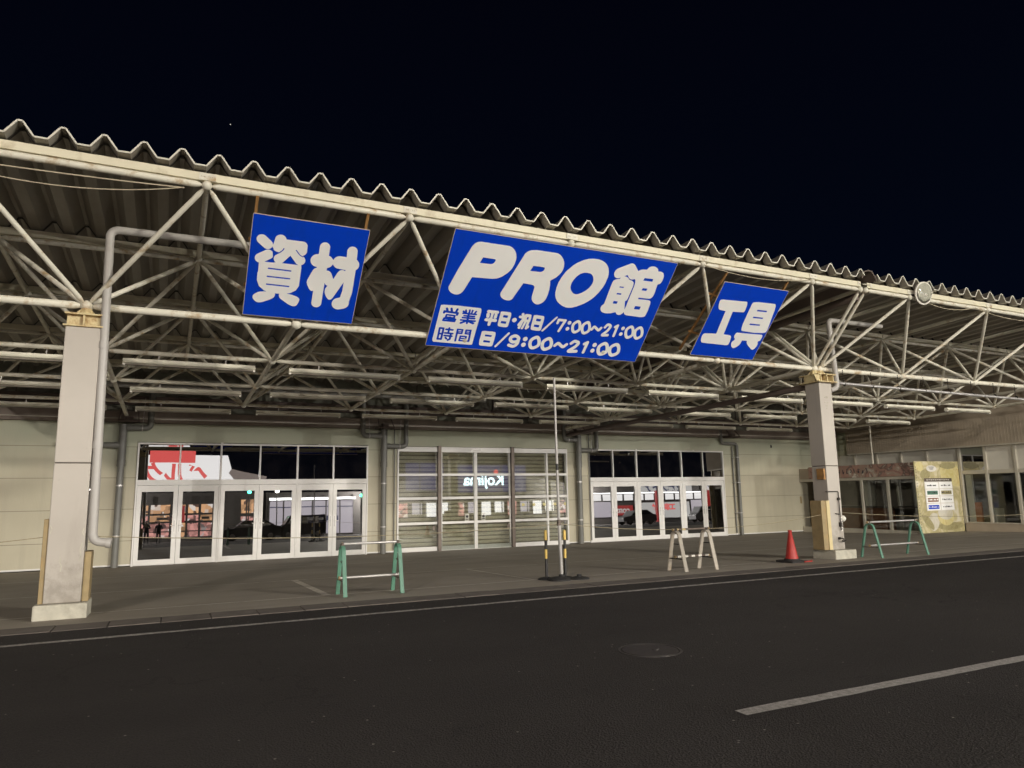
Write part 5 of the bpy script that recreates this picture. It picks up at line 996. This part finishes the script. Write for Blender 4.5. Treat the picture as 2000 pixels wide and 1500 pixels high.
# ---------------------------------------------------------------- lot behind the camera (seen in the glass)
M['ewhite'] = emat('lit_white', (1, .97, .95), 2.5); M['ered'] = emat('lit_red', (1, .13, .12), 2.0)
M['ewarm'] = emat_goods('lit_warm', (1, .55, .28), 2.2, 2.2); M['epink'] = emat_goods('lit_pink', (1, .46, .40), 2.0, 2.6); M['elav'] = emat('lit_lavender', (.86, .78, .86), 1.35)
M['etube'] = emat('lit_tube', (1, .98, .95), 7); M['eblue'] = emat('lit_blue_wall', (.17, .17, .62), .38); M['ebluewhite'] = emat('lit_letter', (.75, .95, 1), 5)
M['egreen'] = emat('lit_green_lamp', (.05, 1, .45), 28); M['elamp'] = emat('lit_white_lamp', (1, .95, .85), 28); M['eyellow'] = emat('lit_yellow', (1, .75, .1), 1.3)
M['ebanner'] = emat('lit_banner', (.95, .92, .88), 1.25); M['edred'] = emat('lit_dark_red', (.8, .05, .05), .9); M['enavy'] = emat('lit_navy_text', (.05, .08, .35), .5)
M['eeave'] = emat('dim_eave', (.8, .62, .55), .55); M['darkwall'] = mat('dark_store_wall', (.05, .045, .042), .8); M['car'] = mat('dark_car_paint', (.02, .02, .024), .25, .3, .05); M['carlight'] = mat('silver_car_paint', (.4, .4, .42), .3, .4, .05)
M['cloth'] = mat('dark_clothes', (.03, .028, .035), .9); M['skin'] = mat('skin', (.45, .28, .20), .6)
RT = lambda x, y, z: Matrix.Translation((x, y, z+MB.DZ)) @ Matrix.Rotation(math.pi, 4, 'Z') @ Matrix.Rotation(math.pi/2, 4, 'X')   # text that faces +Y
def gl(y):
    for (y0, z0), (y1, z1) in zip(prof, prof[1:]):
        if y0 <= y <= y1: return z0+(z1-z0)*(y-y0)/(y1-y0)
    return 0
# supermarket sign board
Y = -40; K = 88/70; zz = lambda z: 1.55+(z-1.55)*K+2.9
t = thing('roof_sign', 'lit white sign board with red square and red lettering, reflected in the left windows', 'sign', (1.5, Y, 0))
mb = MB(); mb.prism([(-2.24*K, zz(2.6)), (5.6*K, zz(2.6)), (4.75*K, zz(5.5)), (-2.24*K, zz(5.5))][::-1], (0, Y, 0), (1, 0, 0), (0, 0, 1), .4); mb.build('board', 'ewhite', t)
MB().box(-1.62*K, Y+.41, zz(4.82), 2.05*K, Y+.45, zz(5.9)).build('red_square', 'ered', t)
for z0, x1 in ((5.98, 1.5), (6.24, 1.55), (6.48, 1.2)): MB().box(-2.1*K, Y+.1, zz(z0), x1*K, Y+.4, zz(z0+.12)).build('strip_light', 'ewhite', t)
for x0, x1, z0 in ((-.9, -.5, 5.98), (.6, 1.0, 6.24), (-.2, .5, 6.24)): MB().box(x0*K, Y+.42, zz(z0), x1*K, Y+.46, zz(z0+.115)).build('red_mark', 'ered', t)
textmesh('lettering', 'ベルク', 2.05*K, 'ered', RT(.42*K, Y+.42, zz(3.72)) @ Matrix.Diagonal((.86, 1, 1, 1)), t, .075*K, .02)
for x in (-1.8, 1.5, 4.6): MB().box(x*K, Y-.3, 0, x*K+.3, Y-.05, zz(2.7)).build('post', 'darkwall', t)
mb = MB(); mb.prism([(4.9*K, zz(3.9)), (5.1*K, zz(4.25)), (8.2*K, zz(3.55)), (8.1*K, zz(3.3)), (5.3*K, zz(3.35))], (0, Y-.6, 0), (1, 0, 0), (0, 0, 1), 1.2); tag(mb.build('sign_canopy', 'eeave', pos=(6*K, Y, zz(3.4))), 'pale slanted eave beside the lit roof sign', 'eave')
MB.DZ = 2.52
def store(label, x0, x1, y, zt_, wallm, bays, panes, name='lit_store'):
    t = thing(name, label, 'building', ((x0+x1)/2, y, gl(y)), 'lit stores across the parking lot'); z0 = -.05-MB.DZ
    mb = MB(); mb.box(x0, y-6, z0, x1, y, zt_); mb.build('wall', wallm, t)
    for (xa, xb, za, zb_, m_) in panes: MB().box(xa, y+.01, za, xb, y+.05, zb_).build('lit_window', m_, t)
    mb = MB()
    for x in bays: mb.box(x-.06, y+.06, z0, x+.06, y+.12, zt_-.3)
    mb.build('mullion', 'darkwall', t); return t
Y = -32; pn = []; xs = [-2.9, -1.6, .35, 1.8, 3.0, 4.3]; 
for i, (a, b) in enumerate(zip(xs, xs[1:])):
    pn += [(a+.12, b-.12, .25, 1.1, 'ewarm'), (a+.1, b-.1, -.55, .05, ['epink', 'ewarm', 'epink'][i % 3]), (a+.1, b-.1, -2.1, -.75, ['epink', 'epink', 'ewarm'][i % 3])]
pn += [(6.95, 8.2, .1, 1.5, 'ewarm'), (6.95, 8.2, -.7, -.25, 'epink')]
t = store('warm lit supermarket front with dark window bars, reflected in the left glass doors', -3.6, 8.6, Y, 2.3, 'darkwall', xs+[7.5], pn)
mb = MB()
for a, b in ((-.9, .1), (.6, 1.5), (3.2, 3.9)): mb.box(a, Y+.06, -.4, b, Y+.08, -.15)
mb.box(-3, Y+.06, -1.6, 4.2, Y+.09, -1.5); mb.build('window_poster', 'black', t)
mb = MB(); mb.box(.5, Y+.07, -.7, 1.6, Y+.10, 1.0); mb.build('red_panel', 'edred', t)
pn = [(9.8+i*1.5, 11.15+i*1.5, -2.3, 1.25, 'elav') for i in range(6)]
t = store('white lit store front with strip lights under its eave, reflected in the left glass doors', 9.4, 19.6, Y, 2.2, 'darkwall', [9.7+i*1.5 for i in range(7)], pn)
mb = MB(); mb.box(9.7, Y+.1, 1.35, 18.9, Y+.3, 1.6); mb.build('strip_light', 'etube', t)
mb = MB(); mb.box(9.8, Y+.06, .55, 18.8, Y+.1, .65); mb.box(15.2, Y+.06, -1.0, 17.0, Y+.09, -.4); mb.build('sign_panel', 'enavy', t)
pn = [(23.8+i*1.75, 25.0+i*1.75, -.85+.3*(i % 2), .75, ['epink', 'elav', 'ewhite', 'ewhite'][i % 4]) for i in range(13)]
t = store('dark store front with a glowing blue wall and lit lettering, reflected in the shutter glass', 22.5, 48, Y, 6.2, 'darkwall', [23+i*3.5 for i in range(8)], pn)
mb = MB(); mb.box(24.8, Y+.01, 2.2, 29.5, Y+.06, 5.4); mb.box(31, Y+.01, 1.9, 40.5, Y+.06, 5.2); mb.build('blue_wall', 'eblue', t)
textmesh('lettering', 'Kojima', 1.9, 'ebluewhite', RT(34.7, Y+.10, 3.35), t, .04, .03)
mb = MB(); mb.lathe((36.3, Y+.12, 4.35), [(.3, 0), (.3, .02)], 20, (0, 1, 0)); mb.build('red_dot', 'ered', t)
mb = MB()
for i in range(5): mb.box(39.75+i*1.5, Y+.06, .12, 40.1+i*1.5, Y+.08, .45)
mb.build('yellow_mark', 'eyellow', t)
pn = [(50+i*1.7, 51.4+i*1.7, .55, 1.35, 'ewhite') for i in range(13)]+[(50, 53, -1.6, .4, 'elav'), (57, 66, -1.9, .2, 'ebanner'), (53.3, 56.4, -1.4, -.1, 'edred'), (69, 72, -1.2, -.1, 'edred'), (66.3, 68.7, -1.6, .4, 'elav')]
t = store('bright store front with a white banner of blue lettering, reflected in the right glass doors', 49.5, 73, Y, 3.6, 'darkwall', [], pn)
mb = MB(); mb.box(57, Y+.1, 1.6, 66.5, Y+.2, 2.75).box(69, Y+.1, 1.6, 72.5, Y+.2, 2.75); mb.build('banner', 'ebanner', t)
textmesh('lettering', '家電ストア', 1.35, 'enavy', RT(61.6, Y+.22, 2.15), t, .05, .01); textmesh('lettering', 'デジ', 1.2, 'enavy', RT(70.6, Y+.22, 2.15), t, .05, .01)
textmesh('lettering', 'com', 1.2, 'ebanner', RT(54.8, Y+.07, -.75), t, .03, .01)
textmesh('lettering', '工事 取付', .9, 'ered', RT(61.5, Y+.07, -.5), t, .05, .01)
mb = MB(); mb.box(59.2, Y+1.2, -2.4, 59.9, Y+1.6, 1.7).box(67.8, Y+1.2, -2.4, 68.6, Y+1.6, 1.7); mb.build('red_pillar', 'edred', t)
mb = MB(); mb.box(49.8, Y+.5, 1.42, 72.8, Y+.7, 1.55); mb.build('strip_light', 'etube', t)
MB.DZ = 0
# lamp posts
def lamp(label, x, y, z, m_):
    t = thing('lamp_post', label, 'lamp post', (x, y, gl(y)), 'small lamp posts in the parking lot')
    MB().rings([(x, y, gl(y)), (x, y, z-.15)], .05, 8).build('post', 'darkwall', t, smooth=True)
    MB().lathe((x, y, z), [(.05, -.16), (.16, -.1), (.17, .05), (.0, .14)], 12).build('lamp', m_, t, smooth=True)
lamp('lamp post with a green lamp reflected in the third glass door from the left', 6.75, -22, 4.26, 'egreen')
lamp('lamp post with a white lamp reflected in the fourth glass door from the left', 9.2, -22, 4.32, 'elamp')
lamp('lamp post with a green lamp reflected at the right edge of the left glass doors', 17.15, -22, 3.82, 'egreen')
lamp('lamp post with a green lamp reflected at the right edge of the right glass doors', 62.0, -22, 4.0, 'egreen')
def fill_post(label, x, y, h, p, col):  # unseen lamps added as fill for the ground and front faces
    t = thing('added_street_lamp', label, 'fill lamp', (x, y, gl(y)), 'added fill lamps behind the camera')
    MB().rings([(x, y, gl(y)), (x, y, h)], [.10, .06], 10).build('post', 'darkwall', t, smooth=True)
    MB().lathe((x, y, h), [(.06, .0), (.22, .05), (.30, .2), (.24, .42), (.0, .5)], 16).build('lamp', 'elamp', t, smooth=True)
    li = bpy.data.lights.new('fill_light', 'POINT'); li.energy = p; li.color = col; li.shadow_soft_size = .9
    o = bpy.data.objects.new('fill_light', li); C.objects.link(o); o.location = Vector((x, y+1.2, h+.2))-Vector((x, y, gl(y))); o.parent = t
fill_post('added fill lamp on a post behind the camera to the left', -15, -16, 11, LAMP_W[0], (1, .91, .82))
fill_post('added fill lamp on a post behind the camera to the right', 17.3, -16, 11, LAMP_W[1], (1, .96, .84))
def eave_fill_lamp(label, x, y, z):
    """added lamp to light the store wall; hood shaped to spare the canopy chords"""
    t = thing('added_wall_lamp', label, 'wall lamp', (x, y, z), 'added hooded fill lamps at the store fronts')
    mb = MB(); mb.prism([(-1.5, .17), (.0, .095), (1.2, -.045), (1.2, -.035), (.0, .107), (-1.5, .182)], (x-.5, y, z), (0, 1, 0), (0, 0, 1), -1.0); mb.build('hood', 'darkwall', t)  # hood added to keep this fill light off the truss
    MB().lathe((x, y-.12, z+.02), [(.0, -.04), (.05, -.03), (.05, .03), (.0, .04)], 12, (1, 0, 0)).build('bulb', 'elamp', t, smooth=True)
    li = bpy.data.lights.new('fill_light', 'POINT'); li.energy = EAVE_FILL_W; li.color = (1, .96, .90); li.shadow_soft_size = .03
    o = bpy.data.objects.new('fill_light', li); C.objects.link(o); o.parent = t
for i, x in enumerate((-9, 21.5, 47, 76)): eave_fill_lamp(('added hooded fill lamp above the supermarket front', 'added hooded fill lamp between the white store front and the blue-walled store', 'added hooded fill lamp between the blue-walled store and the white banner', 'added hooded fill lamp beyond the white banner')[i], x, -30.5, 5.2)
# parked cars
def car(label, x, y, m_, rz=0, van=False):
    t = thing('parked_car', label, 'car', (x, y, gl(y)), 'cars parked behind the camera'); z = gl(y)
    side = [(-2.1, .30), (-2.12, .62), (-2.0, .78), (-1.15, .90), (-.55, 1.40), (.9, 1.46), (1.65, 1.02), (2.05, .95), (2.12, .6), (2.08, .3)] if not van else [(-1.7, .28), (-1.72, .8), (-1.35, 1.05), (-.95, 1.7), (1.6, 1.74), (1.72, 1.0), (1.7, .3)]
    mb = MB()
    mb.prism(side, (x, y+.84, z), (1, 0, 0), (0, 0, 1), -1.68); b_ = mb.build('body', m_, t, .05)
    cab = [(-1.02, .95), (-.50, 1.35), (.82, 1.40), (1.42, 1.02)] if not van else [(-1.15, 1.1), (-.85, 1.6), (1.45, 1.64), (1.5, 1.1)]
    for s_ in (-1, 1): mb = MB(); mb.prism(cab, (x, y+s_*.85, z), (1, 0, 0), (0, 0, 1), .01*s_); mb.build('side_window', 'darkglass', t)
    for wx in (-1.3, 1.3) if not van else (-1.1, 1.1):
        for s_ in (-1, 1):
            mb = MB(); mb.lathe((x+wx, y+s_*.72, z+.31), [(.31, -.1), (.31, .1), (.2, .12)], 20, (0, s_, 0)); w_ = mb.build('wheel', 'rubber', t, smooth=True, ang=40)
            MB().lathe((x+wx, y+s_*.72, z+.31), [(.19, .122), (.05, .13)], 14, (0, s_, 0)).build('rim', 'steel', w_)
    for s_ in (-1, 1): MB().box(x-2.10 if not van else x-1.71, y+s_*.6-.15, z+.6, x-1.98 if not van else x-1.6, y+s_*.6+.15, z+.72).build('headlight', 'signwhite', t)
    bpy.context.view_layer.update(); t.rotation_euler.z = rz; return t
car('dark sedan parked behind the camera, reflected in the third glass door from the left', 5.6, -8.2, 'car'); car('dark wagon parked behind the camera, reflected in the fourth glass door from the left', 9.3, -8.6, 'car', 0, True)
car('silver car parked behind the camera, reflected in the right glass doors', 44, -14, 'carlight'); car('silver van parked behind the camera, reflected beside the red pillar', 55, -16, 'carlight', .2, True)
# people
def person(label, x, y, coat, h=1.68, face=1):
    z = gl(y); t = thing('person', label, 'person', (x, y, z)); k = h/1.7
    V = [(0, 0, .93, .15), (0, 0, 1.12, .145), (0, 0, 1.32, .165), (0, 0, 1.44, .10), (0, .0, 1.50, .055), (0, .01, 1.58, .085), (0, .0, 1.66, .075),
         (-.09, 0, .86, .105), (-.10, .02, .50, .075), (-.11, -.01, .10, .05), (-.12, .14, .04, .045), (.09, 0, .86, .105), (.11, -.05, .50, .075), (.12, -.02, .10, .05), (.13, .13, .04, .045),
         (-.19, 0, 1.38, .07), (-.25, -.02, 1.12, .052), (-.24, .12, .90, .042), (-.24, .17, .83, .04), (.19, 0, 1.38, .07), (.26, .02, 1.12, .052), (.16, .22, 1.25, .042), (.10, .28, 1.36, .04)]
    E_ = [(0, 1), (1, 2), (2, 3), (3, 4), (4, 5), (5, 6), (0, 7), (7, 8), (8, 9), (9, 10), (0, 11), (11, 12), (12, 13), (13, 14), (2, 15), (15, 16), (16, 17), (17, 18), (2, 19), (19, 20), (20, 21), (21, 22)]
    me = bpy.data.meshes.new('body'); me.from_pydata([(a*k, b*k*face, c*k) for a, b, c, _ in V], E_, []); me.materials.append(M[coat])
    o = bpy.data.objects.new('body', me); C.objects.link(o); o.parent = t
    sk = o.modifiers.new('skin', 'SKIN'); sk.use_smooth_shade = True
    for i, q in enumerate(me.skin_vertices[0].data): q.radius = (V[i][3]*k,)*2; q.use_root = i == 0
    sb = o.modifiers.new('sub', 'SUBSURF'); sb.levels = 1; sb.render_levels = 1
    ORG[o.name] = Vector((x, y, z))
    hd = MB(); hd.lathe((x, y+.005*face, z+1.62*k), [(.0, -.005), (.085, .0), (.098, .04), (.075, .09), (.0, .105)], 14); hd.build('hair', 'black', t, smooth=True)
    fc_ = MB(); fc_.lathe((x, y+.055*face, z+1.585*k), [(.02, -.075), (.06, -.05), (.07, .0), (.06, .05), (.02, .07)], 14); fc_.build('face', 'skin', t, smooth=True)
    return t
person('person in dark clothes with lowered arms, left of the two reflected figures', -1.33, -13, 'cloth')
person('person in dark coat raising a phone, right of the two reflected figures', -.5, -12.2, 'cloth', 1.6)
# a star
mb = MB(); mb.lathe((46.23, 900, 469.07), [(.0, -.55), (.4, -.4), (.55, 0), (.4, .4), (0, .55)], 8); M['estar'] = emat('star_light', (1, .95, .85), .9); st_ = mb.build('star', 'estar', pos=(46.23, 900, 469.07)); tag(st_, 'single tiny star in the night sky above the canopy', 'star')
